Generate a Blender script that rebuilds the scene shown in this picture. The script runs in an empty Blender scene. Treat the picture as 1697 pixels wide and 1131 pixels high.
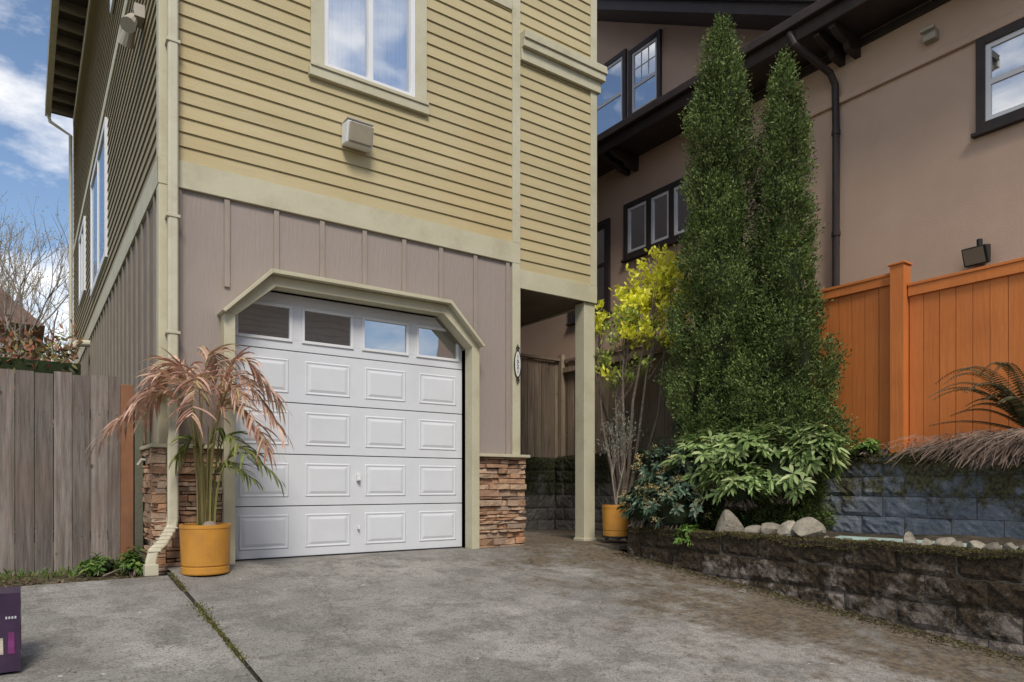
import bpy, math, random
import numpy as np
from mathutils import Vector, Matrix
random.seed(7); rng=np.random.default_rng(7)
scn=bpy.context.scene
scn.view_settings.view_transform='Standard'; scn.view_settings.look='None'; scn.view_settings.exposure=0

# ---------------------------------------------------------------- helpers
def empty(name,loc=(0,0,0)):
    e=bpy.data.objects.new(name,None); scn.collection.objects.link(e); e.empty_display_size=.2
    return e
class MB:
    def __init__(s,f=None): s.v=[]; s.f=[]; s.t=f
    def add(s,vs,fs):
        b=len(s.v)
        s.v+= [s.t(*p) for p in vs] if s.t else [tuple(p) for p in vs]
        s.f+=[tuple(b+i for i in q) for q in fs]
    def box(s,x0,x1,y0,y1,z0,z1):
        s.add([(x0,y0,z0),(x1,y0,z0),(x1,y1,z0),(x0,y1,z0),(x0,y0,z1),(x1,y0,z1),(x1,y1,z1),(x0,y1,z1)],
              [(0,3,2,1),(4,5,6,7),(0,1,5,4),(1,2,6,5),(2,3,7,6),(3,0,4,7)])
    def prism(s,pts,a,b,axis='y'):
        n=len(pts)
        def P(p,c): return (p[0],c,p[1]) if axis=='y' else ((c,p[0],p[1]) if axis=='x' else (p[0],p[1],c))
        s.add([P(p,a) for p in pts]+[P(p,b) for p in pts],
              [tuple(range(n)),tuple(range(2*n-1,n-1,-1))]+[(i,(i+1)%n,n+(i+1)%n,n+i) for i in range(n)])
    def tube(s,pts,rad,sides=6,flat=None):
        pts=[Vector(p) for p in pts]; n=len(pts); vs=[]; fs=[]
        up=Vector((0.13,0.21,1)).normalized()
        for i,p in enumerate(pts):
            d=(pts[min(i+1,n-1)]-pts[max(i-1,0)]).normalized()
            a=d.cross(up)
            if a.length<.1: a=d.cross(Vector((1,0.2,0)))
            a.normalize(); b=d.cross(a)
            r=rad[i] if hasattr(rad,'__len__') else rad
            for k in range(sides):
                t=2*math.pi*k/sides
                vs.append(tuple(p+a*math.cos(t)*r+b*math.sin(t)*r))
        for i in range(n-1):
            for k in range(sides):
                k2=(k+1)%sides
                fs.append((i*sides+k,i*sides+k2,(i+1)*sides+k2,(i+1)*sides+k))
        fs.append(tuple(range(sides))[::-1]); fs.append(tuple((n-1)*sides+k for k in range(sides)))
        s.add(vs,fs)
    def lathe(s,prof,c,sides=32):
        vs=[];fs=[];n=len(prof)
        for r,z in prof:
            for k in range(sides):
                t=2*math.pi*k/sides; vs.append((c[0]+r*math.cos(t),c[1]+r*math.sin(t),c[2]+z))
        for i in range(n-1):
            for k in range(sides):
                k2=(k+1)%sides
                fs.append((i*sides+k,i*sides+k2,(i+1)*sides+k2,(i+1)*sides+k))
        s.add(vs,fs)
    def obj(s,name,mat,parent=None,bevel=0,smooth=False,fixn=True):
        me=bpy.data.meshes.new(name); me.from_pydata(s.v,[],s.f); me.update()
        if fixn:
            import bmesh
            bm=bmesh.new(); bm.from_mesh(me); bmesh.ops.recalc_face_normals(bm,faces=bm.faces); bm.to_mesh(me); bm.free()
        o=bpy.data.objects.new(name,me); scn.collection.objects.link(o)
        me.materials.append(mat)
        if smooth:
            me.polygons.foreach_set('use_smooth',[True]*len(me.polygons))
        if bevel:
            m=o.modifiers.new('b','BEVEL'); m.width=bevel; m.segments=2; m.limit_method='ANGLE'
        if parent: o.parent=parent
        return o

def nd(nt,t,**k):
    n=nt.nodes.new(t)
    for a,b in k.items(): setattr(n,a,b)
    return n
def base_mat(name):
    m=bpy.data.materials.new(name); m.use_nodes=True; nt=m.node_tree
    return m,nt,nt.nodes['Principled BSDF']
def noise(nt,scale,detail=4,rough=.6,vec=None,scl=None):
    tc=nd(nt,'ShaderNodeTexCoord'); n=nd(nt,'ShaderNodeTexNoise')
    n.inputs['Scale'].default_value=scale; n.inputs['Detail'].default_value=detail; n.inputs['Roughness'].default_value=rough
    src=tc.outputs['Object']
    if scl:
        mp=nd(nt,'ShaderNodeMapping'); mp.inputs['Scale'].default_value=scl; nt.links.new(src,mp.inputs[0]); src=mp.outputs[0]
    nt.links.new(src,n.inputs['Vector']); return n
def ramp(nt,src,stops):
    r=nd(nt,'ShaderNodeValToRGB'); e=r.color_ramp.elements
    while len(e)<len(stops): e.new(.5)
    for i,(p,c) in enumerate(stops):
        e[i].position=p; e[i].color=(c,c,c,1) if isinstance(c,(int,float)) else (*c,1)
    nt.links.new(src,r.inputs[0]); return r
def mix(nt,fac,a,b,mode='MIX'):
    m=nd(nt,'ShaderNodeMix',data_type='RGBA',blend_type=mode)
    for i,s in ((0,fac),(6,a),(7,b)):
        if isinstance(s,(int,float)): m.inputs[i].default_value=s
        elif isinstance(s,tuple): m.inputs[i].default_value=(*s,1)
        else: nt.links.new(s,m.inputs[i])
    return m.outputs[2]
def island(nt):
    return nd(nt,'ShaderNodeNewGeometry').outputs['Random Per Island']
def bump(nt,bs,src,strength,dist=.02,prev=None):
    b=nd(nt,'ShaderNodeBump'); b.inputs['Strength'].default_value=strength; b.inputs['Distance'].default_value=dist
    nt.links.new(src,b.inputs['Height'])
    if prev: nt.links.new(prev,b.inputs['Normal'])
    nt.links.new(b.outputs[0],bs.inputs['Normal']); return b.outputs[0]
def pmat(name,c1,c2,scale=3,rough=.75,bs=60,bst=.3,isl=None,scl=None,bscl=None,spec=.3,dirt=None):
    m,nt,b=base_mat(name)
    n=noise(nt,scale,6,.65,scl=scl); r=ramp(nt,n.outputs['Fac'],[(.3,0.),(.7,1.)])
    col=mix(nt,r.outputs[0],c1,c2)
    if isl:
        mm=nd(nt,'ShaderNodeMapRange'); nt.links.new(island(nt),mm.inputs[0]); mm.inputs[3].default_value=1-isl; mm.inputs[4].default_value=1+isl
        cc=nd(nt,'ShaderNodeVectorMath',operation='SCALE'); nt.links.new(col,cc.inputs[0]); nt.links.new(mm.outputs[0],cc.inputs['Scale']); col=cc.outputs[0]
    if dirt:
        n3=noise(nt,dirt[0],5,.7,scl=dirt[3] if len(dirt)>3 else None); r3=ramp(nt,n3.outputs['Fac'],[(.48,0.),(.72,dirt[1])]); col=mix(nt,r3.outputs[0],col,dirt[2])
    nt.links.new(col,b.inputs['Base Color']); b.inputs['Roughness'].default_value=rough; b.inputs['Specular IOR Level'].default_value=spec
    if bst:
        n2=noise(nt,bs,4,.6,scl=bscl); bump(nt,b,n2.outputs['Fac'],bst)
    return m
def leafmat(name,stops,transl=.25,rough=.5,nscale=2.5):
    m,nt,b=base_mat(name)
    r=ramp(nt,island(nt),stops)
    n=noise(nt,nscale,3,.6); r2=ramp(nt,n.outputs['Fac'],[(.3,.6),(.7,1.25)])
    col=mix(nt,1.0,r.outputs[0],r2.outputs[0],'MULTIPLY')
    nt.links.new(col,b.inputs['Base Color']); b.inputs['Roughness'].default_value=rough; b.inputs['Specular IOR Level'].default_value=.3
    t=nd(nt,'ShaderNodeBsdfTranslucent'); nt.links.new(col,t.inputs[0])
    ms=nd(nt,'ShaderNodeMixShader'); ms.inputs[0].default_value=transl
    nt.links.new(b.outputs[0],ms.inputs[1]); nt.links.new(t.outputs[0],ms.inputs[2])
    nt.links.new(ms.outputs[0],nt.nodes['Material Output'].inputs[0]); return m
def leaves(name,P,D,N,L,W,mat,parent=None,droop=0.0):
    P=np.asarray(P,float);D=np.asarray(D,float);N=np.asarray(N,float);n=len(P)
    D=D/(np.linalg.norm(D,axis=1,keepdims=True)+1e-9)
    S=np.cross(D,N); S/=np.linalg.norm(S,axis=1,keepdims=True)+1e-9
    U=np.cross(S,D)
    L=np.broadcast_to(L,(n,))[:,None]; W=np.broadcast_to(W,(n,))[:,None]
    dz=np.zeros((n,3)); dz[:,2]=-droop
    v=np.stack([P, P+D*L*.33+S*W*.42+U*W*.15, P+D*L*.72+S*W*.42+U*W*.1+dz*L*.5, P+D*L+dz*L, P+D*L*.72-S*W*.42+U*W*.1+dz*L*.5, P+D*L*.33-S*W*.42+U*W*.15, P+D*L*.5+dz*L*.22],1).reshape(-1,3)
    tri=np.array([[0,6,1],[1,6,2],[2,6,3],[3,6,4],[4,6,5],[5,6,0]])
    f=(np.arange(n)[:,None,None]*7+tri[None]).reshape(-1,3)
    me=bpy.data.meshes.new(name); me.vertices.add(len(v)); me.vertices.foreach_set('co',v.ravel())
    me.loops.add(f.size); me.loops.foreach_set('vertex_index',f.ravel().astype(np.int32))
    me.polygons.add(len(f)); me.polygons.foreach_set('loop_start',np.arange(0,f.size,3,dtype=np.int32))
    me.update(calc_edges=True); me.validate()
    o=bpy.data.objects.new(name,me); scn.collection.objects.link(o); me.materials.append(mat)
    if parent: o.parent=parent
    return o
def unit(n):
    v=rng.normal(size=(n,3)); return v/np.linalg.norm(v,axis=1,keepdims=True)

# ---------------------------------------------------------------- materials
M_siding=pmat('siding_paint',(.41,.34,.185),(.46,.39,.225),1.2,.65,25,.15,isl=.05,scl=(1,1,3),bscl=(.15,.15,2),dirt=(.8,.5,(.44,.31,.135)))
M_siding_shade=pmat('siding_paint_shaded',(.23,.19,.105),(.27,.225,.135),1.2,.65,25,.15,isl=.07,scl=(1,1,3),bscl=(.15,.15,2))  # same siding paint; the left wall's shade is put into the colour
M_trim=pmat('trim_paint',(.455,.42,.29),(.52,.485,.355),2,.6,30,.12,dirt=(3,.45,(.32,.28,.18)))
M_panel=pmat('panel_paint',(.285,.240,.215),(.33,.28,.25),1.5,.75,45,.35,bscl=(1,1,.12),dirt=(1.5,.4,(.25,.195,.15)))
M_panel_shade=pmat('panel_paint_shaded',(.17,.145,.115),(.21,.175,.145),1.5,.75,45,.35,bscl=(1,1,.12))  # front panel paint darkened: side wall shade painted into the base colour
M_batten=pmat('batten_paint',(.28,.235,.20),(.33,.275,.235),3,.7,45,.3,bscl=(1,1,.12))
M_batten_shade=pmat('batten_paint_shaded',(.20,.17,.13),(.24,.205,.165),3,.7,45,.3,bscl=(1,1,.12))  # batten paint again, with the side wall's shade in its colour
M_white=pmat('white_door_paint',(.61,.625,.66),(.66,.675,.70),.7,.45,120,.08,dirt=(1.2,.4,(.50,.51,.52)))
M_wframe=pmat('white_vinyl',(.66,.67,.68),(.72,.72,.73),2,.4,80,0)
M_curtain=pmat('curtain',(.40,.44,.50),(.62,.66,.70),14,.8,40,.2,scl=(1,1,.05))
M_dark=pmat('dark_trim_paint',(.034,.025,.024),(.054,.042,.038),4,.5,40,.2)
M_soff=pmat('soffit_wood',(.05,.04,.035),(.08,.065,.05),3,.8,30,.3)
M_raft=pmat('rafter_wood',(.16,.13,.10),(.22,.18,.14),3,.8,30,.3)
M_stucco=pmat('stucco',(.58,.41,.305),(.64,.46,.35),.8,.9,140,.6,dirt=(.7,.5,(.50,.345,.255)))
M_roof=pmat('shingles',(.05,.045,.05),(.10,.09,.085),6,.9,30,.6)
M_black=pmat('black_iron',(.02,.02,.02),(.03,.03,.03),6,.45,60,0)
M_grey=pmat('fixture_grey',(.36,.33,.27),(.42,.38,.32),5,.5,60,.05)
M_pot=pmat('orange_pot',(.49,.22,.035),(.55,.265,.045),3,.42,40,.05,dirt=(4,.5,(.32,.15,.05)))
M_soil=pmat('soil',(.045,.035,.025),(.10,.08,.055),9,.95,60,1.0)
M_rock=pmat('river_rock',(.16,.14,.11),(.31,.28,.225),7,.9,30,.8,isl=.45,dirt=(9,.7,(.08,.07,.05)),spec=.15)
M_orange=pmat('orange_fence_paint',(.51,.155,.036),(.59,.19,.048),1.5,.6,30,.25,isl=.07,bscl=(1,1,.08),dirt=(1.3,.4,(.37,.115,.03)))
M_bark=pmat('bark',(.10,.075,.055),(.19,.15,.12),14,.9,40,.7)
M_twig=pmat('twig',(.20,.16,.125),(.29,.25,.205),14,.9,40,.3)
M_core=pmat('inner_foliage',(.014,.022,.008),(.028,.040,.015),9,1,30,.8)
M_copper=pmat('rust_post',(.20,.09,.045),(.27,.13,.07),5,.8,30,.3,bscl=(1,1,.1),dirt=(2,.5,(.13,.08,.05)))
M_down=pmat('downspout_paint',(.48,.445,.33),(.54,.505,.385),3,.5,60,.03,dirt=(5,.45,(.32,.28,.19)))

def fence_gray(name,c1,c2,algae):
    m,nt,b=base_mat(name)
    n=noise(nt,5,8,.7,scl=(6,6,.35)); col=mix(nt,ramp(nt,n.outputs['Fac'],[(.38,0.),(.62,1.)]).outputs[0],c1,c2)
    mm=nd(nt,'ShaderNodeMapRange'); nt.links.new(island(nt),mm.inputs[0]); mm.inputs[3].default_value=.68; mm.inputs[4].default_value=1.25
    cc=nd(nt,'ShaderNodeVectorMath',operation='SCALE'); nt.links.new(col,cc.inputs[0]); nt.links.new(mm.outputs[0],cc.inputs['Scale'])
    n2=noise(nt,1.6,5,.7,scl=(2,2,.8)); col=mix(nt,ramp(nt,n2.outputs['Fac'],[(.45,0.),(.7,.6)]).outputs[0],cc.outputs[0],algae)
    v=nd(nt,'ShaderNodeTexVoronoi'); v.inputs['Scale'].default_value=3.2; tc=nd(nt,'ShaderNodeTexCoord'); mp=nd(nt,'ShaderNodeMapping'); mp.inputs['Scale'].default_value=(1.5,1.5,1.0); nt.links.new(tc.outputs['Object'],mp.inputs[0]); nt.links.new(mp.outputs[0],v.inputs['Vector'])
    col=mix(nt,ramp(nt,v.outputs['Distance'],[(.05,.8),(.09,.0)]).outputs[0],col,(.06,.045,.035))
    nt.links.new(col,b.inputs['Base Color']); b.inputs['Roughness'].default_value=.9; b.inputs['Specular IOR Level'].default_value=.2
    n3=noise(nt,18,6,.7,scl=(8,8,.3)); bump(nt,b,n3.outputs['Fac'],.5); return m
M_fgray=fence_gray('weathered_wood',(.13,.11,.098),(.26,.225,.20),(.17,.12,.095))
M_fbrown=fence_gray('weathered_brown_wood',(.19,.14,.105),(.35,.27,.205),(.19,.175,.095))

def concrete():
    m,nt,b=base_mat('driveway_concrete')
    n1=noise(nt,.55,7,.65); n2=noise(nt,3.2,10,.78); n3=noise(nt,34,5,.8); n4=noise(nt,75,3,.8)
    col=mix(nt,ramp(nt,n1.outputs['Fac'],[(.36,0.),(.62,1.)]).outputs[0],(.18,.17,.152),(.325,.308,.278))
    col=mix(nt,ramp(nt,n2.outputs['Fac'],[(.46,0.),(.57,.85)]).outputs[0],col,(.14,.13,.115))
    n5=noise(nt,1.3,10,.8); col=mix(nt,ramp(nt,n5.outputs['Fac'],[(.52,0.),(.62,.75)]).outputs[0],col,(.42,.40,.36))
    col=mix(nt,ramp(nt,n3.outputs['Fac'],[(.42,.0),(.62,.5)]).outputs[0],col,(.32,.305,.275))
    col=mix(nt,ramp(nt,n4.outputs['Fac'],[(.53,.0),(.60,.8)]).outputs[0],col,(.09,.083,.072))
    tc=nd(nt,'ShaderNodeTexCoord')
    v=nd(nt,'ShaderNodeTexVoronoi'); v.inputs['Scale'].default_value=5.0; nt.links.new(tc.outputs['Object'],v.inputs['Vector'])
    col=mix(nt,ramp(nt,v.outputs['Distance'],[(.04,.8),(.06,.0)]).outputs[0],col,(.56,.54,.50))
    v=nd(nt,'ShaderNodeTexVoronoi'); v.inputs['Scale'].default_value=9.0; nt.links.new(tc.outputs['Object'],v.inputs['Vector'])
    col=mix(nt,ramp(nt,v.outputs['Distance'],[(.06,.8),(.09,.0)]).outputs[0],col,(.07,.06,.048))
    v=nd(nt,'ShaderNodeTexVoronoi',feature='DISTANCE_TO_EDGE'); v.inputs['Scale'].default_value=.42
    nn=noise(nt,3.0,6,.7); ad=nd(nt,'ShaderNodeVectorMath',operation='ADD'); sc=nd(nt,'ShaderNodeVectorMath',operation='SCALE'); sc.inputs['Scale'].default_value=.35
    nt.links.new(nn.outputs['Color'],sc.inputs[0]); nt.links.new(sc.outputs[0],ad.inputs[0]); nt.links.new(tc.outputs['Object'],ad.inputs[1]); nt.links.new(ad.outputs[0],v.inputs['Vector'])
    col=mix(nt,ramp(nt,v.outputs['Distance'],[(.0,.6),(.003,.0)]).outputs[0],col,(.08,.07,.06))
    sx=nd(nt,'ShaderNodeSeparateXYZ'); nt.links.new(tc.outputs['Object'],sx.inputs[0])
    mr=nd(nt,'ShaderNodeMapRange'); nt.links.new(sx.outputs[0],mr.inputs[0]); mr.inputs[1].default_value=2.4; mr.inputs[2].default_value=5.2; mr.inputs[3].default_value=-.18; mr.inputs[4].default_value=.13
    n6=noise(nt,1.7,10,.78); ml=nd(nt,'ShaderNodeMath',operation='ADD'); nt.links.new(mr.outputs[0],ml.inputs[0]); nt.links.new(n6.outputs['Fac'],ml.inputs[1])
    n7=noise(nt,20,5,.7); mc=mix(nt,ramp(nt,n7.outputs['Fac'],[(.4,0.),(.6,1.)]).outputs[0],(.055,.040,.026),(.16,.118,.072))
    col=mix(nt,ramp(nt,ml.outputs[0],[(.47,0.),(.60,.85)]).outputs[0],col,mc)
    nt.links.new(col,b.inputs['Base Color']); b.inputs['Roughness'].default_value=.88; b.inputs['Specular IOR Level'].default_value=.25
    p=bump(nt,b,n3.outputs['Fac'],.6,.012); bump(nt,b,n2.outputs['Fac'],.5,.03,p); return m
M_conc=concrete()

def block_mat(name,stops,mossc,lo,hi,mossamt,isl=.25,g=(-.12,.25)):
    m,nt,b=base_mat(name)
    n1=noise(nt,5,8,.75); col=ramp(nt,n1.outputs['Fac'],stops).outputs[0]
    mm=nd(nt,'ShaderNodeMapRange'); nt.links.new(island(nt),mm.inputs[0]); mm.inputs[3].default_value=1-isl; mm.inputs[4].default_value=1+isl
    cc=nd(nt,'ShaderNodeVectorMath',operation='SCALE'); nt.links.new(col,cc.inputs[0]); nt.links.new(mm.outputs[0],cc.inputs['Scale']); col=cc.outputs[0]
    tc=nd(nt,'ShaderNodeTexCoord'); sx=nd(nt,'ShaderNodeSeparateXYZ'); nt.links.new(tc.outputs['Object'],sx.inputs[0])
    mr=nd(nt,'ShaderNodeMapRange'); nt.links.new(sx.outputs[2],mr.inputs[0]); mr.inputs[1].default_value=lo; mr.inputs[2].default_value=hi; mr.inputs[3].default_value=g[0]; mr.inputs[4].default_value=g[1]
    n2=noise(nt,2.6,12,.82); ad=nd(nt,'ShaderNodeMath',operation='ADD'); nt.links.new(n2.outputs['Fac'],ad.inputs[0]); nt.links.new(mr.outputs[0],ad.inputs[1])
    r=ramp(nt,ad.outputs[0],[(.49-mossamt,0.),(.58-mossamt,.95)])
    n4=noise(nt,30,4,.7); mc=mix(nt,ramp(nt,n4.outputs['Fac'],[(.4,0.),(.62,1.)]).outputs[0],mossc[0],mossc[1])
    col=mix(nt,r.outputs[0],col,mc)
    nt.links.new(col,b.inputs['Base Color']); b.inputs['Roughness'].default_value=.92; b.inputs['Specular IOR Level'].default_value=.2
    n3=noise(nt,38,6,.75); bump(nt,b,n3.outputs['Fac'],1.0,.03); return m
M_blkmoss=block_mat('mossy_block',[(.3,(.15,.125,.105)),(.5,(.235,.20,.172)),(.7,(.36,.31,.275))],((.018,.013,.008),(.070,.050,.028)),-.5,.25,.03,.18,(-.05,.13))
M_blkblue=block_mat('blue_painted_block',[(.3,(.14,.165,.20)),(.5,(.205,.235,.275)),(.7,(.32,.34,.37))],((.055,.052,.026),(.17,.155,.065)),.2,1.02,-.03,.15,(-.07,.16))
M_blkgray=block_mat('grey_block',[(.3,(.13,.125,.11)),(.7,(.27,.25,.22))],((.03,.032,.015),(.10,.10,.045)),.2,1.2,-.02,.2)

def stone_mat():
    m,nt,b=base_mat('ledgestone')
    col=ramp(nt,island(nt),[(0,(.24,.135,.08)),(.2,(.46,.27,.16)),(.4,(.56,.38,.25)),(.55,(.33,.24,.18)),(.7,(.58,.43,.30)),(.85,(.48,.24,.13)),(1,(.28,.21,.17))]).outputs[0]
    n=noise(nt,14,6,.7); col=mix(nt,ramp(nt,n.outputs['Fac'],[(.38,.0),(.7,.75)]).outputs[0],col,(.25,.15,.09))
    nt.links.new(col,b.inputs['Base Color']); b.inputs['Roughness'].default_value=.85
    n3=noise(nt,45,6,.75); bump(nt,b,n3.outputs['Fac'],.8,.02); return m
M_stone=stone_mat()
def glass(name,refl=.45,dark=(.02,.025,.03),see=False):
    m,nt,b=base_mat(name)
    g=nd(nt,'ShaderNodeBsdfGlossy'); g.inputs['Roughness'].default_value=.015; g.inputs['Color'].default_value=(.9,.93,.97,1)
    ms=nd(nt,'ShaderNodeMixShader'); ms.inputs[0].default_value=refl
    if see:
        t=nd(nt,'ShaderNodeBsdfTransparent'); nt.links.new(t.outputs[0],ms.inputs[1])
    else:
        b.inputs['Base Color'].default_value=(*dark,1); nt.links.new(b.outputs[0],ms.inputs[1])
    nt.links.new(g.outputs[0],ms.inputs[2]); nt.links.new(ms.outputs[0],nt.nodes['Material Output'].inputs[0])
    n=noise(nt,1.2,2,.5); bp=nd(nt,'ShaderNodeBump'); bp.inputs['Strength'].default_value=.05; bp.inputs['Distance'].default_value=.05; nt.links.new(n.outputs['Fac'],bp.inputs['Height']); nt.links.new(bp.outputs[0],g.inputs['Normal'])
    return m
M_glass=glass('window_glass',.6); M_gdoor=glass('door_glass',.45); M_gsee=glass('clear_glass',.42,see=True)

# ---------------------------------------------------------------- terrain
def gz(x,y):
    if y>6.3: return 0.0
    return max(-1.15,-.105*(6.3-y))
def sheet(name,xs,ys,off,mat,parent=None):
    b=MB(); nx=len(xs)
    b.v=[(x,y,gz(x,y)+off) for y in ys for x in xs]
    b.f=[(j*nx+i,j*nx+i+1,(j+1)*nx+i+1,(j+1)*nx+i) for j in range(len(ys)-1) for i in range(nx-1)]
    return b.obj(name,mat,parent,smooth=True,fixn=False)
M_ground=pmat('ground_dirt_grass',(.06,.075,.03),(.12,.10,.065),3,.95,30,.8)
sheet('ground',[-400,-60,-20,-5,0,5,10,30,80,400],[-400,-60,-20,-5.,-4,-2,0,2,4,6.3,8,20,60,400],-.06,M_ground)
dx=[.982,2.2,3.4,4.6,5.6]; dy=[-8,-4.7,-4.6,-3,-1,1,3,5,6.28,6.32,7.5,9]
drv=empty('driveway')
sheet('main_slab',dx,dy,0.0,M_conc,drv)
b=MB(); b.box(5.62,7.0,5.86,8.8,-.05,-.002); b.obj('walkway',M_conc,drv)
b=MB(); xs=[-7,-3,-.6,.958]
for x in xs: 
    for y in [-8,-4.66,-3,-1,1,3,5.0,6.0]: b.v.append((x,y if y<6 else 6.22+.06*(x-.9),gz(x,y)))
b.f=[(i*8+j,(i+1)*8+j,(i+1)*8+j+1,i*8+j+1) for i in range(3) for j in range(7)]
b.obj('side_slab',M_conc,drv,fixn=False)
M_crack=pmat('joint_dirt',(.02,.018,.014),(.05,.045,.03),20,1,60,.6)
b=MB(); 
for y0,y1 in [(-8,-4.65),(-4.65,6.3)]:
    b.add([(.95,y0,gz(0,y0)-.012),(.99,y0,gz(0,y0)-.012),(.99,y1,gz(0,y1)-.012),(.95,y1,gz(0,y1)-.012)],[(0,1,2,3)])
b.obj('joint_fill',M_crack,drv,fixn=False)
n=5200; y=rng.uniform(1.0,6.2,n); keep=(np.sin(y*3.1)+np.sin(y*7.7+1)+rng.normal(size=n)*.5)>-.5; y=y[keep]; n=len(y)
P=np.stack([.97+rng.normal(size=n)*(.008+.018*(np.sin(y*4)+1)/2),y,np.array([gz(0,a) for a in y])-.003],1); D=unit(n)*.8; D[:,2]=np.abs(D[:,2])+.4
M_moss=leafmat('moss',[(0,(.06,.06,.02)),(.4,(.13,.13,.035)),(.8,(.22,.21,.06)),(1,(.22,.16,.09))],.2,.8,9)
leaves('joint_moss',P,D,unit(n),rng.uniform(.008,.020,n),.007,M_moss,drv)

# ---------------------------------------------------------------- green townhouse
H=empty('green_townhouse')
XL,XR,XE,YF,YB=.97,4.76,5.96,6.65,19.4
front=lambda s,n,z:(s,YF-n,z)
left=lambda s,n,z:(XL-n,s,z)
def siding(mb,s0,s1,z0,z1,exp=.128,hole=None):
    z=z0
    while z<z1-.01:
        zt=min(z+exp,z1)
        segs=[(s0,s1)]
        if hole and zt>hole[2] and z<hole[3]: segs=[(s0,hole[0]),(hole[1],s1)]
        for a,c in segs:
            mb.add([(a,.0,z),(a,.022,z),(a,.006,zt+.003),(a,.0,zt+.003),(c,.0,z),(c,.022,z),(c,.006,zt+.003),(c,.0,zt+.003)],
               [(0,1,2,3),(7,6,5,4),(0,4,5,1),(1,5,6,2),(3,2,6,7)])
        z+=exp
WX0,WX1,WZ0,WZ1=2.40,3.40,4.80,6.12
m=MB(front)
siding(m,1.10,XR-.10,3.545,6.25,hole=(WX0-.1,WX1+.1,WZ0-.1,WZ1+.1))
siding(m,1.10,XR-.10,6.5,9.4)
siding(m,XR+.015,XE-.085,3.24,5.70)
siding(m,XR+.015,XE-.085,6.03,9.4)
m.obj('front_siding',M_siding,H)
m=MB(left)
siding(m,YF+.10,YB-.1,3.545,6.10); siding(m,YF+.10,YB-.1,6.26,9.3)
m.obj('side_siding',M_siding_shade,H)
m=MB()
m.box(XL+.001,XR-.001,YF+.2,YB-.001,-.3,9.45)
m.box(XR-.0005,XE-.001,YF+.001,YB-.001,3.06,9.449)
m.box(XL+.001,XR-.001,YF+.001,YF+.199,3.3,4.7); m.box(XL+.001,XR-.001,YF+.001,YF+.199,6.2,9.449)
m.box(XL+.001,WX0-.02,YF+.001,YF+.199,4.7,6.2); m.box(WX1+.02,XR-.001,YF+.001,YF+.199,4.7,6.2)
m.obj('wall_core',M_panel,H)
IL,IR,IT=1.545,4.035,2.54; CH,CV=.36,.32
m=MB(front)
def fb(a,b_,z0,z1,n0=-.2,n1=0): m.box(a,b_,n0,n1,z0,z1)
fb(XL,IL,-.3,3.3); fb(IR,XR,-.3,3.3); fb(IL,IR,IT,3.3)
m.prism([(IL,IT),(IL,IT-CV),(IL+CH,IT)],-.2,0,'y'); m.prism([(IR,IT),(IR-CH,IT),(IR,IT-CV)],-.2,0,'y')
m.obj('panel_wall',M_panel,H)
m=MB(front)
for k in range(8):
    x=1.505+.4425*k
    if x>XR-.15: continue
    z0=1.0
    if IL-.1<x<IR+.1: z0=2.66
    if x<1.6 : z0=2.5
    if 4.0<x<4.16: z0=2.4
    m.box(x-.024,x+.024,0.001,.022,z0,3.295)
m.box(1.10,1.13,.001,.016,1.0,3.295)
m.obj('front_battens',M_batten,H,bevel=.003)
m=MB(left); m.box(YF+.001,YB-.1,-.01,.0,-.3,3.3); m.obj('side_panel_wall',M_panel_shade,H)
m=MB(left)
y=YF+.3
while y<YB-.2: m.box(y-.024,y+.024,.001,.022,-.3,3.3); y+=.405
m.obj('side_battens',M_batten_shade,H)
m=MB(front)
m.box(XL-.03,XR+.012,.0,.035,3.30,3.54)
m.box(XL-.02,1.10,.002,.03,1.02,3.299); m.box(XL-.02,1.10,.002,.03,3.541,9.4)
m.box(XR-.10,XR+.012,.002,.034,1.06,3.299); m.box(XR-.10,XR+.012,.002,.034,3.541,9.4)
m.box(1.10,XR-.101,.0,.03,6.25,6.5)
m.box(XE-.085,XE+.02,.002,.03,3.241,5.7); m.box(XE-.085,XE+.02,.002,.03,6.03,9.4)
m.box(XR+.013,XE+.02,.0,.032,3.02,3.24)
m.box(XR+.013,XE+.06,.0,.06,5.70,5.84); m.box(XR+.013,XE+.10,.0,.11,5.84,5.93)
m.prism([(XR+.013,5.93),(XE+.12,5.93),(XE+.10,6.02),(XR+.013,6.02)],.0,.13,'y')
m.obj('front_trim',M_trim,H,bevel=.004)
m=MB(left)
m.box(YF-.03,YB,.0,.03,3.305,3.54); m.box(YF-.03,YB,.0,.03,6.10,6.26); m.box(YF-.028,YF+.10,.001,.026,.9,3.30); m.box(YF-.028,YF+.10,.001,.026,3.541,9.4); m.box(YB-.1,YB,.001,.026,-.3,9.35); m.box(YF,YB,.0,.03,9.2,9.4)
m.obj('side_trim',M_trim,H,bevel=.004)
m=MB(); m.box(XR+.001,XE-.002,YF+.002,YB,3.035,3.055); m.obj('porch_soffit',M_raft,H)
m=MB(); m.box(XE-.02,XE+.018,YF+.0,YB,3.021,3.239); m.obj('overhang_side_trim',M_trim,H)
m=MB(); m.box(5.79,5.97,YF+.0,YF+.18,-.02,3.02); m.obj('porch_post',M_trim,H,bevel=.006)
m=MB(); m.box(5.775,5.985,YF-.015,YF+.195,-.02,.03); m.obj('post_base',M_trim,H,bevel=.006)
m=MB(); m.box(.46,XE+.5,6.0,YB+.4,9.55,9.68); m.obj('roof_deck',M_soff,H)
m=MB(); 
y=6.1
while y<YB+.3: m.box(.52,XL+.02,y-.03,y+.03,9.38,9.549); y+=.6
m.obj('rafter_tails',M_raft,H)
m=MB(); m.box(.40,.52,6.0,YB+.42,9.45,9.62); m.obj('gutter',M_down,H,bevel=.01)
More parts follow.
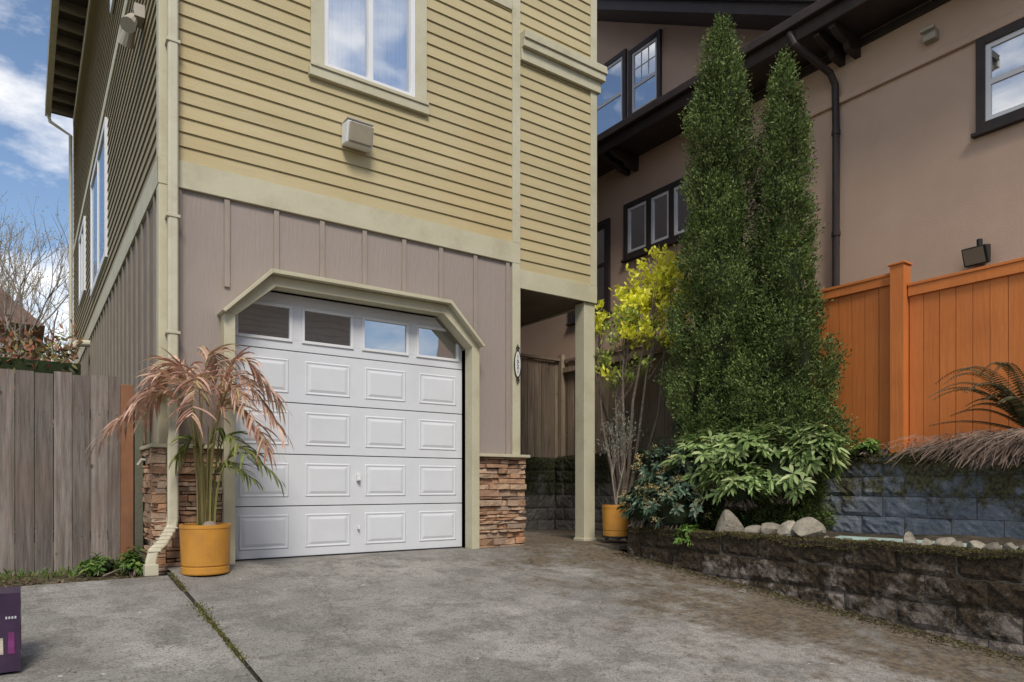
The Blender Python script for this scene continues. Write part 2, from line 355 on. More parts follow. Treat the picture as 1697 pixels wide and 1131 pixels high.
m=MB(); m.add([(.4,6,9.69),(XE+.5,6,9.69),(XE+.5,YB+.4,9.69),(.4,YB+.4,9.69),(3.4,8,11.3),(3.4,YB-1.5,11.3)],[(0,1,4),(1,2,5,4),(2,3,5),(3,0,4,5)]); m.obj('roof',M_roof,H)
m=MB(); m.tube([(.46,YB+.3,9.46),(.5,YB+.3,9.3),(.9,YB+.1,9.0),(.91,YB+.1,0)],.04,8); m.obj('rear_downspout',M_down,H)
# garage surround
m=MB()
o=[(IL-.095,-.02),(IL-.095,IT-CV+.045),(IL+CH-.045,IT+.095),(IR-CH+.045,IT+.095),(IR+.095,IT-CV+.045),(IR+.095,-.02)]
i_=[(IL,-.02),(IL,IT-CV),(IL+CH,IT),(IR-CH,IT),(IR,IT-CV),(IR,-.02)]
for k in range(5):
    m.prism([o[k],o[k+1],i_[k+1],i_[k]],6.50,6.76,'y')
m.obj('garage_surround',M_trim,H,bevel=.004)
m=MB()
o2=[(IL-.125,IT-CV+.02),(IL+CH-.06,IT+.135),(IR-CH+.06,IT+.135),(IR+.125,IT-CV+.02)]
i2=[(IL-.10,IT-CV+.005),(IL+CH-.048,IT+.098),(IR-CH+.048,IT+.098),(IR+.10,IT-CV+.005)]
for k in range(3): m.prism([o2[k],o2[k+1],i2[k+1],i2[k]],6.42,6.655,'y')
m.obj('garage_hood',M_trim,H,bevel=.004)
# door
YD=6.72
m=MB(); fr=MB(); gl=MB()
secs=[(.012,.50),(.505,1.0),(1.005,1.5),(1.505,2.0),(2.005,2.56)]
W=(IR-IL); pw=W/4
for si,(z0,z1) in enumerate(secs):
    if si<4:
        m.box(IL+.001,IR-.001,YD,YD+.04,z0,z1-.004)
        for k in range(4):
            cx=IL+pw*(k+.5); hw=.232; zc=(z0+z1)/2; hh=.165
            def rect(h,v,yy): return [(cx-h,yy,zc-v),(cx+h,yy,zc-v),(cx+h,yy,zc+v),(cx-h,yy,zc+v)]
            R=[rect(hw,hh,YD-.001),rect(hw-.010,hh-.010,YD-.008),rect(hw-.028,hh-.028,YD-.002),rect(hw-.06,hh-.055,YD-.010)]
            vs=sum(R,[]); fs=[]
            for q in range(3):
                for e in range(4): fs.append((q*4+e,q*4+(e+1)%4,(q+1)*4+(e+1)%4,(q+1)*4+e))
            fs.append((12,13,14,15)); m.add(vs,fs)
    else:
        gx=[(IL+pw*(k+.5)-.245,IL+pw*(k+.5)+.245) for k in range(4)]
        zb,zt=z0+.10,z0+.41
        m.box(IL+.001,IR-.001,YD,YD+.04,z0,zb); m.box(IL+.001,IR-.001,YD,YD+.04,zt,z1)
        edges=[IL+.001]+[e for g in gx for e in g]+[IR-.001]
        for q in range(0,10,2): m.box(edges[q],edges[q+1],YD+.0005,YD+.0395,zb,zt)
        for a,c in gx:
            fr.box(a-.02,a+.008,YD-.014,YD+.01,zb-.02,zt+.02); fr.box(c-.008,c+.02,YD-.014,YD+.01,zb-.02,zt+.02)
            fr.box(a+.008,c-.008,YD-.014,YD+.01,zb-.02,zb+.008); fr.box(a+.008,c-.008,YD-.014,YD+.01,zt-.008,zt+.02)
            gl.box(a+.006,c-.006,YD+.006,YD+.016,zb+.006,zt-.006)
GD=empty('garage_door'); GD.parent=H
m.obj('door_sections',M_white,GD,bevel=.003); fr.obj('door_window_frames',M_wframe,GD,bevel=.003); gl.obj('door_window_glass',M_gdoor,GD)
m=MB(); m.box(IL-.0,IR,YD+.05,YD+.1,-.1,2.6); m.obj('door_backing',M_dark,GD)
m=MB(); m.box(IL+.004,IR-.004,YD-.012,YD+.03,-.01,.014); m.obj('bottom_seal',M_black,GD)
m=MB(); 
for z,q in ((.27,.5),(.78,1)):
    m.box(2.795-.02*q,2.795+.02*q,YD-.03,YD-.001,z-.035*q,z+.035*q); m.box(2.795-.013*q,2.795+.013*q,YD-.03-.02*q,YD-.03,z-.03*q,z-.008)
m.obj('door_handles',M_wframe,GD,bevel=.006)
# front window
w=MB(front)
w.box(WX0-.13,WX0-.0,.0,.045,WZ0-.005,WZ1+.13); w.box(WX1,WX1+.13,.0,.045,WZ0-.005,WZ1+.13); w.box(WX0,WX1,.0,.045,WZ1,WZ1+.13)
w.box(WX0-.15,WX1+.15,.0,.06,WZ0-.13,WZ0-.04); w.box(WX0-.14,WX1+.14,.0,.075,WZ0-.04,WZ0-.005)
w.obj('window_trim',M_trim,H,bevel=.004)
w=MB(front)
w.box(WX0,WX0+.05,-.06,.03,WZ0,WZ1); w.box(WX1-.05,WX1,-.06,.03,WZ0,WZ1); w.box(WX0+.05,WX1-.05,-.06,.03,WZ0-.004,WZ0+.05); w.box(WX0+.05,WX1-.05,-.06,.03,WZ1-.05,WZ1)
w.box((WX0+WX1)/2-.025,(WX0+WX1)/2+.025,-.06,.022,WZ0+.05,WZ1-.05)
w.obj('window_frame',M_wframe,H,bevel=.004)
w=MB(front); w.box(WX0+.05,WX1-.05,-.03,-.025,WZ0+.05,WZ1-.05); w.obj('window_glass',M_gsee,H)
w=MB(front)
x=WX0+.04
while x<WX1-.04: w.box(x,x+.035,-.12+.012*math.sin(x*60),-.105+.012*math.sin(x*60),WZ0+.02,WZ1); x+=.0335
w.obj('window_curtain',M_curtain,H)
# side windows
w=MB(left); g=MB(left)
for (a,c,z0,z1) in [(11.3,13.7,4.0,5.75),(15.5,16.8,4.5,5.7),(9.2,10.4,7.0,8.4)]:
    w.box(a-.1,a,.0,.05,z0-.1,z1+.1); w.box(c,c+.1,.0,.05,z0-.1,z1+.1); w.box(a,c,.0,.05,z0-.1,z0); w.box(a,c,.0,.05,z1,z1+.1); w.box((a+c)/2-.03,(a+c)/2+.03,.0,.045,z0,z1)
    g.box(a,c,.0,.03,z0,z1)
w.obj('side_window_frames',M_wframe,H); g.obj('side_window_glass',M_glass,H)
# stone pillars
def ledge(mb,s0,s1,z0,z1,depth0,f):
    z=z0; rr=random.Random(int(s0*100)+3)
    while z<z1-.005:
        h=rr.choice([.03,.04,.05,.065,.08]); h=min(h,z1-z); s=s0
        if z1-z-h<.02: h=z1-z
        while s<s1-.005:
            l=rr.uniform(.09,.34); 
            if s1-s-l<.07: l=s1-s
            p=depth0+rr.uniform(0,.05); j=lambda a:rr.uniform(-a,a)
            a,c=s+.003,s+l-.003; q0,q1=z+.003,z+h-.003
            vs=[f(a,-.02,q0),f(c,-.02,q0),f(c,-.02,q1),f(a,-.02,q1),
                f(a+j(.003),p+j(.010)-.004,q0+.002+j(.002)),f((a+c)/2,p+j(.01)+.003,q0+j(.006)),f(c+j(.003),p+j(.010)-.004,q0+.002+j(.002)),
                f(c,p+j(.014)-.004,q1-.002+j(.003)),f((a+c)/2+j(.02),p+j(.014),q1+j(.006)),f(a,p+j(.012)-.004,q1-.002+j(.003))]
            mb.add(vs,[(3,2,1,0),(4,5,8,9),(5,6,7,8),(0,1,6,5,4),(2,3,9,8,7),(1,2,7,6),(3,0,4,9)]); s+=l
        z+=h
m=MB(); ledge(m,IR+.10,XR+.05,-.03,1.02,.06,front); ledge(m,XL-.09,IL-.10,-.03,1.02,.06,front)
ledge(m,YF-.1,YF+.55,-.1,1.02,.04,left); ledge(m,YF-.05,YF+.3,-.05,1.02,.0,lambda s,n,z:(XR+.0+n*.6,s,z))
m.obj('stone_veneer',M_stone,H,bevel=.006)
m=MB(); m.box(IR+.097,XR+.08,YF-.14,YF+.1,1.022,1.055); m.box(XL-.10,IL-.097,YF-.14,YF+.6,1.022,1.055); m.obj('stone_cap',M_trim,H,bevel=.005)
# downspout
m=MB()
def rtube(mb,pts,w,d):
    pts=[Vector(p) for p in pts]
    vs=[];fs=[]
    for i,p in enumerate(pts):
        dd=(pts[min(i+1,len(pts)-1)]-pts[max(i-1,0)]).normalized()
        a=Vector((1,-.0,0)); b_=dd.cross(a).normalized(); a=b_.cross(dd)
        for sx,sy in ((-1,-.7),(-.7,-1),(.7,-1),(1,-.7),(1,.7),(.7,1),(-.7,1),(-1,.7)): vs.append(tuple(p+a*w/2*sx+b_*d/2*sy))
    for i in range(len(pts)-1):
        for k in range(8): fs.append((i*8+k,i*8+(k+1)%8,(i+1)*8+(k+1)%8,(i+1)*8+k))
    mb.add(vs,fs)
rtube(m,[(1.045,6.56,9.3),(1.045,6.56,1.32),(1.045,6.54,1.24),(1.03,6.43,1.13),(1.02,6.41,1.05),(1.02,6.41,.42),(1.01,6.40,.35),(.93,6.33,.22),(.86,6.30,.16),(.84,6.29,.08),(.84,6.29,-.03)],.082,.065)
for z in (3.0,2.0,4.5,5.8): m.box(.99,1.10,6.52,6.64,z,z+.025)
m.box(.79,.89,6.24,6.34,-.03,.06)
for k in range(7):
    t=k/6; c0=Vector((1.005,6.395,.345)).lerp(Vector((.865,6.30,.165)),t); m.box(c0.x-.047,c0.x+.047,c0.y-.038,c0.y+.038,c0.z-.006,c0.z+.006)
m.obj('downspout',M_down,H,bevel=.003)
# wall floodlight
F=empty('wall_light'); 
m=MB(front)
m.box(2.60,2.84,.0,.05,4.10,4.30); m.add([(2.58,.03,4.29),(2.86,.03,4.29),(2.86,.03,4.08),(2.58,.03,4.08),(2.58,.20,4.27),(2.86,.20,4.27),(2.86,.15,4.07),(2.58,.15,4.07)],[(0,1,2,3),(4,5,6,7),(0,1,5,4),(2,3,7,6),(1,2,6,5),(0,3,7,4)])
m.obj('housing',M_wframe,F,bevel=.01)
m=MB(front); m.add([(2.60,.2025,4.255),(2.84,.2025,4.255),(2.84,.158,4.085),(2.60,.158,4.085),(2.60,.23,4.25),(2.84,.23,4.25),(2.84,.19,4.075),(2.60,.19,4.075)],[(4,5,6,7),(0,1,5,4),(2,3,7,6),(1,2,6,5),(0,3,7,4)])
m.obj('lens',pmat('lens_acrylic',(.28,.24,.17),(.36,.31,.23),3,.25,100,.2),F,bevel=.008)
m=MB(front); m.box(2.585,2.855,.0,.19,4.292,4.305); m.obj('top_cap',M_grey,F)
# side security light
F=empty('security_light'); m=MB()
m.tube([(.95,7.6,5.25),(.86,7.6,5.25)],.05,12); m.tube([(.86,7.6,5.22),(.80,7.45,5.05)],[.045,.07],12); m.tube([(.86,7.62,5.24),(.82,7.8,5.05)],[.045,.07],12)
m.box(.86,.95,7.5,7.7,5.2,5.32)
m.obj('lamp_heads',M_grey,F)
m=MB(); m.tube([(.97,14.4,3.22),(.75,14.4,3.2),(.7,14.4,3.12)],.06,12); m.obj('vent_pipe',M_down,H)
F=empty('outdoor_faucet'); m=MB(); m.tube([(.97,7.0,.93),(.86,7.0,.93),(.83,7.0,.88)],.014,8); m.tube([(.90,6.96,.97),(.90,7.04,.97)],.02,8); m.obj('spigot',M_grey,F)
# number plaque
F=empty('house_number_plaque'); m=MB(front)
pts=[(4.72+.042*math.cos(t),2.12+.15*math.sin(t)) for t in [2*math.pi*k/24 for k in range(24)]]
m.prism(pts,.036,.052,'y')
m.obj('plate',pmat('plaque_enamel',(.6,.6,.55),(.66,.66,.6),3,.4,50,0),F)
m=MB()
pts=[(4.72+.045*math.cos(t),YF-.05,2.12+.155*math.sin(t)) for t in [2*math.pi*k/24 for k in range(25)]]
m.tube(pts,.007,6)
for sgn in (1,-1):
    c=[(4.72+.03*math.cos(t)*(1-.1*k)-.0,YF-.05,2.12+sgn*(.18+.02*math.sin(t))) for k,t in enumerate([0,.8,1.6,2.4,3.2,4.0,4.8])]
    m.tube(c,.006,5); m.tube([(4.72,YF-.05,2.12+sgn*.15),(4.735,YF-.05,2.12+sgn*.19),(4.715,YF-.05,2.12+sgn*.225)],.007,6)
m.obj('iron_scroll',M_black,F)
for k,ch in enumerate('1521'):
    c=bpy.data.curves.new('digit','FONT'); c.body=ch; c.size=.062; c.align_x='CENTER'; c.extrude=.002
    t=bpy.data.objects.new('digit_%d'%(k+1),c); scn.collection.objects.link(t); t.location=(4.72,YF-.055,2.185-.058*k); t.rotation_euler=(math.pi/2,0,0); c.materials.append(M_black); t.parent=F

# ---------------------------------------------------------------- stucco house
S=empty('stucco_house'); SX=8.6
m=MB(); m.box(SX,16,-2.,18,0,6.5); m.obj('walls',M_stucco,S)
m=MB(); m.box(SX-.05,SX-.001,-2,5.95,5.60,5.69); m.obj('ledge',M_stucco,S,bevel=.01)
m=MB(); m.box(SX-.035,SX-.001,-2,6.3,6.2,6.3); m.box(7.95,8.6,-2.6,18.5,6.33,6.36); m.obj('soffit',M_dark,S)
m=MB(); m.box(7.93,7.98,-2.6,18.5,6.28,6.56); m.box(7.84,7.93,-2.6,18.5,6.44,6.56); m.obj('fascia_gutter',M_dark,S,bevel=.01)
m=MB(); m.add([(7.9,-2.6,6.57),(7.9,18.5,6.57),(12.3,18.5,8.75),(12.3,-2.6,8.75),(16.7,18.5,6.57),(16.7,-2.6,6.57)],[(0,1,2,3),(3,2,4,5),(0,3,5),(1,4,2)]); m.obj('roof',M_roof,S)
m=MB()
for yb in (8.6,4.75,1.0,12.5):
    for dyy in (-.10,.10):
        m.prism([(8.6,6.32),(7.99,6.32),(7.99,6.24),(8.15,6.19),(8.3,6.17),(8.35,6.10),(8.6,6.08)],yb+dyy-.04,yb+dyy+.04,'y')
m.obj('eave_brackets',M_dark,S,bevel=.008)
m=MB(); rz=lambda y:7.35+.585*(y-5.73)
m.prism([(5.9,7.0),(5.9,rz(5.9)),(13,rz(13)),(20,rz(13)-4.1),(20,6.6)],9.6,15,'x'); m.obj('upper_gable',M_stucco,S)
m=MB(); 
m.prism([(5.2,rz(5.2)-.0),(13,rz(13)-.0),(13,rz(13)+.2),(5.2,rz(5.2)+.2)],8.95,9.03,'x')
m.prism([(5.25,rz(5.2)+.02),(13,rz(13)+.02),(13,rz(13)+.06),(5.25,rz(5.2)+.06)],9.03,15.3,'x')
m.obj('gable_rake',M_dark,S,bevel=.006)
m=MB(); m.prism([(5.1,rz(5.1)+.2),(13,rz(13)+.21),(13,rz(13)+.27),(5.1,rz(5.1)+.26)],8.88,15.4,'x'); m.obj('gable_roof',M_roof,S)
def swin(name,X,y0,y1,z0,z1,mull=0,rail=None,grid=False,white=True,tw=.09):
    t=MB(); t.box(X-.05,X,y0-tw,y0,z0-tw,z1+tw); t.box(X-.05,X,y1,y1+tw,z0-tw,z1+tw); t.box(X-.05,X,y0,y1,z0-tw,z0); t.box(X-.05,X,y0,y1,z1,z1+tw); t.box(X-.075,X,y0-.13,y1+.13,z0-tw-.04,z0-tw)
    n=mull+1; f=MB(); g=MB()
    for k in range(n):
        a=y0+(y1-y0)*k/n; c=y0+(y1-y0)*(k+1)/n
        if k>0: t.box(X-.05,X,a-.05,a+.05,z0,z1); a+=.05
        if k<n-1: c-=.05
        for (u0,u1,v0,v1) in ((a,a+.05,z0,z1),(c-.05,c,z0,z1),(a+.05,c-.05,z0,z0+.05),(a+.05,c-.05,z1-.05,z1)): f.box(X-.03,X-.001,u0,u1,v0,v1)
        if rail: f.box(X-.028,X-.001,a+.05,c-.05,rail-.03,rail+.03)
        if grid:
            for q in (1,2): yy=a+.05+(c-a-.1)*q/3; f.box(X-.02,X-.001,yy-.008,yy+.008,z0+(z1-z0)*.5,z1-.05)
            zz=z0+(z1-z0)*.72; f.box(X-.02,X-.001,a+.05,c-.05,zz-.008,zz+.008)
        g.box(X-.012,X-.002,a+.04,c-.04,z0+.04,z1-.04)
    t.obj(name+'_trim',M_dark,S,bevel=.004); f.obj(name+'_sash',M_wframe if white else M_dark,S); g.obj(name+'_glass',M_glass,S)
swin('side_window',SX,1.9,3.22,4.66,5.50,0,5.08)
swin('triple_window',SX,7.2,8.7,4.72,5.5,2)
swin('tall_window',SX,9.25,10.2,3.9,5.4,0,4.7,white=False)
swin('upper_window',9.6,9.85,11.2,7.7,9.1,0,8.4)
swin('upper_small_window',9.6,8.95,9.6,7.85,9.0,0,8.35,grid=True)
m=MB(); m.tube([(7.9,5.15,6.4),(7.92,5.1,6.25),(8.2,5.0,6.1),(8.45,4.93,5.98),(8.53,4.91,5.85),(8.53,4.9,5.3),(8.53,4.9,.5)],.045,10)
for z in (2.9,5.2,3.9): m.tube([(8.53,4.9,z),(8.53,4.9,z+.05)],.055,10)
m.obj('downpipe',M_dark,S,smooth=False)
m=MB(); m.box(8.5,8.6,3.70,3.84,5.82,5.94); m.box(8.44,8.5,3.69,3.85,5.91,5.945); m.obj('vent_hood',M_grey,S,bevel=.008)
F=empty('stucco_wall_light'); m=MB(); m.box(8.5,8.599,3.20,3.30,3.15,3.3); m.add([(8.5,3.14,3.3),(8.5,3.38,3.3),(8.36,3.14,3.27),(8.36,3.38,3.27),(8.5,3.14,3.10),(8.5,3.38,3.10),(8.44,3.14,3.09),(8.44,3.38,3.09)],[(0,1,3,2),(4,5,7,6),(2,3,7,6),(0,2,6,4),(1,3,7,5),(0,1,5,4)]); m.tube([(8.5,3.25,3.3),(8.5,3.25,3.38)],.03,10); m.obj('housing',M_black,F,bevel=.01)
m=MB(); m.add([(8.345,3.16,3.25),(8.345,3.36,3.25),(8.425,3.16,3.10),(8.425,3.36,3.10),(8.36,3.16,3.25),(8.36,3.36,3.25),(8.44,3.16,3.10),(8.44,3.36,3.10)],[(0,1,3,2),(0,1,5,4),(2,3,7,6)]); m.obj('lens',bpy.data.materials['lens_acrylic'],F)

# ---------------------------------------------------------------- block walls
def blocks(name,X,y0,y1,z0,z1,mat,ch=.2,bl=.42,axis='y',parent=None,base=None,thick=.25):
    b=MB(); rr=random.Random(int(X*10+y0*7))
    nrow=int(math.ceil((z1-z0)/ch))
    for row in range(nrow):
        q1=z1-row*ch; q0=max(q1-ch,z0-.0)
        s=y0-(row%2)*bl/2
        while s<y1:
            a=max(s,y0)+.003; c=min(s+bl,y1)-.003; s+=bl
            if c-a<.03: continue
            p=rr.uniform(-.010,.010); nx,nz=9,5
            vs=[];fs=[]
            for j in range(nz+1):
                for i in range(nx+1):
                    e=(i in(0,nx)) or (j in (0,nz))
                    d=p+(0 if e else rr.uniform(.0,.017))-(rr.uniform(.002,.009) if e else 0)
                    u=a+(c-a)*i/nx; w=q0+.0025+(q1-q0-.005)*j/nz
                    vs.append((X-d,u,w) if axis=='y' else (u,X-d,w))
            for j in range(nz):
                for i in range(nx): k=j*(nx+1)+i; fs.append((k,k+1,k+nx+2,k+nx+1))
            n0=len(vs)
            for (u,w) in ((a,q0+.0025),(c,q0+.0025),(c,q1-.0025),(a,q1-.0025)): vs.append((X+thick,u,w) if axis=='y' else (u,X+thick,w))
            bot=[i for i in range(nx+1)]; top=[nz*(nx+1)+i for i in range(nx+1)]
            fs.append(tuple(bot)+(n0+1,n0)); fs.append(tuple(top[::-1])+(n0+3,n0+2))
            fs.append(tuple(j*(nx+1) for j in range(nz+1))+(n0+3,n0)); fs.append(tuple(j*(nx+1)+nx for j in range(nz,-1,-1))+(n0+1,n0+2))
            b.add(vs,fs)
    return b.obj(name,mat,parent)
M_mortar=pmat('mortar',(.06,.052,.042),(.12,.105,.085),9,.95,60,.6)
LW=empty('lower_retaining_wall')
blocks('blocks',5.55,-1.5,5.64,-1.15,.23,M_blkmoss,parent=LW,ch=.205,thick=.22)
blocks('end_blocks',5.64,5.55,7.0,-.1,.23,M_blkmoss,axis='x',parent=LW,ch=.205,thick=-.2)
m=MB(); m.box(5.562,5.74,-1.5,5.60,-1.2,.222); m.obj('mortar_core',M_mortar,LW)
BW=empty('blue_retaining_wall')
blocks('blocks',7.0,-1.5,4.75,.0,.99,M_blkblue,parent=BW,ch=.2,bl=.42)
m=MB(); m.box(7.012,7.2,-1.5,4.75,.0,.98); m.obj('mortar_core',M_mortar,BW)
GW=empty('grey_retaining_wall')
blocks('blocks',7.0,4.76,8.75,-.1,1.15,M_blkgray,parent=GW)
blocks('rear_blocks',8.75,4.77,7.0,-.1,1.15,M_blkgray,axis='x',parent=GW)
m=MB(); m.box(7.03,7.24,4.76,8.9,-.1,1.13); m.box(4.77,7.1,8.78,8.98,-.1,1.13); m.obj('mortar_core',M_soil,GW)
def tufts(name,n,xf,yf,zf,size,mat,parent=None,upb=.6,wav=0):
    x=rng.uniform(*xf,n); y=rng.uniform(*yf,n); z=np.full(n,0.)+zf+wav*(np.sin(y*5)+np.sin(y*13+2)+np.sin(x*40+y*3))*.33
    P=np.stack([x,y,z+rng.uniform(-.012,.006,n)],1); D=unit(n); D[:,2]=np.abs(D[:,2])+upb
    return leaves(name,P,D,unit(n),rng.uniform(.5,1,n)*size,size*.35,mat,parent)
M_mossd=leafmat('wall_moss',[(0,(.03,.023,.012)),(.5,(.08,.065,.026)),(1,(.16,.15,.045))],.1,.9,6)
tufts('top_moss',14000,(5.52,5.77),(1,5.6),.232,.02,M_mossd,LW,.2,.012)
tufts('hanging_moss',3500,(5.53,5.55),(1,5.6),.20,.025,M_mossd,LW,-.6,.04)
tufts('top_moss',12000,(6.96,7.2),(1,4.75),1.0,.032,M_mossd,BW,.2,.03)
tufts('hanging_moss',4500,(6.96,6.99),(1,4.75),.95,.03,M_mossd,BW,-.6,.05)
tufts('top_moss',2500,(6.97,7.2),(4.75,8.7),1.155,.028,M_mossd,GW,.2)
def soil(name,x0,x1,y0,y1,zf,nx=24,ny=70):
    b=MB(); rr=np.random.default_rng(4)
    for j in range(ny+1):
        for i in range(nx+1):
            x=x0+(x1-x0)*i/nx; y=y0+(y1-y0)*j/ny
            b.v.append((x,y,zf(x,y)+rr.normal()*.010))
    b.f=[(j*(nx+1)+i,j*(nx+1)+i+1,(j+1)*(nx+1)+i+1,(j+1)*(nx+1)+i) for j in range(ny) for i in range(nx)]
    return b.obj(name,M_soil,None,fixn=False)
soil('planting_bed',5.74,7.03,-1.5,5.62,lambda x,y:.17+.05*max(0,x-5.9)+.04*math.sin(3*y)*math.sin(4*x))
soil('planting_bed',7.15,8.62,-1.5,8.9,lambda x,y:.96+.16*min(1,(x-7.15)/.15)+(.1 if y>4.75 else 0)*1.0,16,60)
m=MB(); m.box(7.2,8.6,-1.5,9,-.2,.93); m.obj('terrace_fill',M_soil)

# ---------------------------------------------------------------- fences
def fence_boards(mb,s0,s1,z0,z1,w,f,gap=.004,jz=.01,jn=.004,thick=.02,rr=random.Random(2)):
    s=s0
    while s<s1-.03:
        c=min(s+w,s1); n=rr.uniform(-jn,jn); zt=(z1(s) if callable(z1) else z1)+rr.uniform(-jz,jz); zb=z0(s) if callable(z0) else z0
        t=rr.uniform(-.003,.003)
        vs=[(s+gap/2,n,zb),(c-gap/2,n,zb),(c-gap/2,n+thick,zb),(s+gap/2,n+thick,zb),(s+gap/2+t,n,zt),(c-gap/2+t,n,zt),(c-gap/2+t,n+thick,zt),(s+gap/2+t,n+thick,zt)]
        mb.add([f(*v) for v in vs],[(0,3,2,1),(4,5,6,7),(0,1,5,4),(1,2,6,5),(2,3,7,6),(3,0,4,7)]); s=c
OF=empty('orange_fence'); ff=lambda s,n,z:(7.32-n,s,z)
m=MB(); fence_boards(m,-1.5,3.42,1.04,2.68,.145,ff,.006,.0,.0015); fence_boards(m,3.58,5.05,1.04,2.80,.145,ff,.006,.0,.0015); m.obj('boards',M_orange,OF)
m=MB(ff); m.box(3.43,3.57,-.03,.11,.95,2.93); m.box(3.415,3.585,-.045,.125,2.93,2.95)
m.box(-1.5,3.42,.022,.05,2.60,2.70); m.box(3.58,5.05,.022,.05,2.76,2.85); m.box(-1.5,3.42,-.03,.06,2.70,2.73); m.box(3.58,5.05,-.03,.06,2.85,2.88)
m.box(-1.5,3.42,.022,.045,1.03,1.14); m.box(3.58,5.05,.022,.045,1.03,1.14); m.box(5.05,5.15,-.03,.09,1.0,2.95)
m.box(1.2,1.34,-.03,.11,.95,2.78)
m.obj('post_and_rails',M_orange,OF,bevel=.004)
BF=empty('weathered_fence')
m=MB(); fence_boards(m,5.15,8.98,1.05,lambda s:2.72,.14,ff,.006,.01,.004); fence_boards(m,4.78,7.3,1.05,2.74,.14,lambda s,n,z:(s,8.98-n,z),.006,.01,.004)
m.obj('boards',M_fbrown,BF)
m=MB(); m.box(7.27,7.31,5.15,8.98,2.73,2.77); m.box(4.78,7.3,8.9,8.99,2.75,2.79); m.box(7.22,7.3,8.86,8.95,1.0,2.85); m.box(7.24,7.295,5.15,8.9,2.55,2.63); m.obj('rails',M_fbrown,BF)
LF=empty('wooden_fence')
m=MB(); fence_boards(m,-6,.72,-.12,1.69,.138,lambda s,n,z:(s,7.32-n,z),.006,.014,.007,rr=random.Random(5)); m.obj('boards',M_fgray,LF)
m=MB(); m.box(.72,.82,7.2,7.31,-.1,1.62); m.obj('rust_post',M_copper,LF,bevel=.004)
m=MB(); m.box(.825,.965,7.28,7.36,-.1,1.45); m.box(.83,.90,7.2,7.28,-.1,1.30); m.obj('gate_jamb',pmat('olive_paint',(.10,.10,.07),(.14,.135,.10),3,.8,40,.3),LF,bevel=.004)
m=MB(); m.box(-6,.7,7.325,7.37,.2,.29); m.box(-6,.7,7.325,7.37,1.3,1.39)
for xx in np.arange(-5.931,.7,.138):
    for zz in (.25,1.35): m.box(xx-.003,xx+.003,7.292,7.30,zz-.003,zz+.003)
m.obj('rails',M_fgray,LF)

# ---------------------------------------------------------------- arborvitae
M_arb=leafmat('arborvitae_foliage',[(0,(.045,.075,.020)),(.35,(.09,.14,.036)),(.7,(.15,.21,.055)),(1,(.22,.27,.085))],.2,.65,2.2)
def arbor(name,c,h,prof,nclump,seed):
    T=empty(name); r=np.random.default_rng(seed)
    pz=np.array([p[0] for p in prof]); pr=np.array([p[1] for p in prof])
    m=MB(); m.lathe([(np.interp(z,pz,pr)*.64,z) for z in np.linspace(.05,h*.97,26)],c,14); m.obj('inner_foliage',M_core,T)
    m=MB(); m.tube([(c[0],c[1],c[2]-.1),(c[0],c[1],c[2]+h*.5),(c[0],c[1],c[2]+h*.95)],[.09,.05,.01],8); m.obj('trunk',M_bark,T)
    z=r.uniform(0,1,nclump*4); rad=np.interp(z*h,pz,pr); keep=r.uniform(0,1,len(z))<(rad/pr.max())*.9+.1; z=z[keep][:nclump]; rad=rad[keep][:nclump]; n=len(z)
    th=r.uniform(0,2*np.pi,n); lump=1+.14*np.sin(th*3+z*h*2.1+seed)+.14*np.sin(th*5-z*h*5.3)+.15*np.sin(z*h*8+th*2+seed)
    rr=rad*lump*r.uniform(.78,1.07,n)
    C=np.stack([c[0]+rr*np.cos(th),c[1]+rr*np.sin(th),c[2]+z*h],1)
    out=np.stack([np.cos(th),np.sin(th),np.zeros(n)],1); up=np.array([0,0,1.])
    k=20
    Cd=(out*.75+up*.8+r.normal(size=(n,3))*.30)
    P=np.repeat(C,k,0)+r.normal(size=(n*k,3))*np.array([.024,.024,.03]); D=np.repeat(Cd,k,0)+r.normal(size=(n*k,3))*.6
    P+= np.repeat(Cd,k,0)*r.uniform(-.04,.06,(n*k,1))
    leaves('foliage',P,D,unit(n*k),r.uniform(.022,.045,n*k),r.uniform(.012,.020,n*k),M_arb,T)
    return T
arbor('arborvitae_tree',(6.52,5.12,.2),5.80,[(0,.28),(.6,.42),(1.5,.48),(2.5,.44),(3.4,.37),(4.3,.31),(4.9,.25),(5.35,.16),(5.6,.09),(5.80,.015)],4800,3)
arbor('arborvitae_tree',(6.72,4.44,.2),5.10,[(0,.34),(.6,.44),(1.3,.47),(1.9,.41),(2.5,.29),(3.2,.235),(4.2,.19),(4.7,.12),(5.10,.015)],3600,9)
arbor('arborvitae_tree',(6.60,4.72,.2),2.3,[(0,.34),(.6,.42),(1.3,.42),(1.8,.32),(2.3,.04)],1200,19)

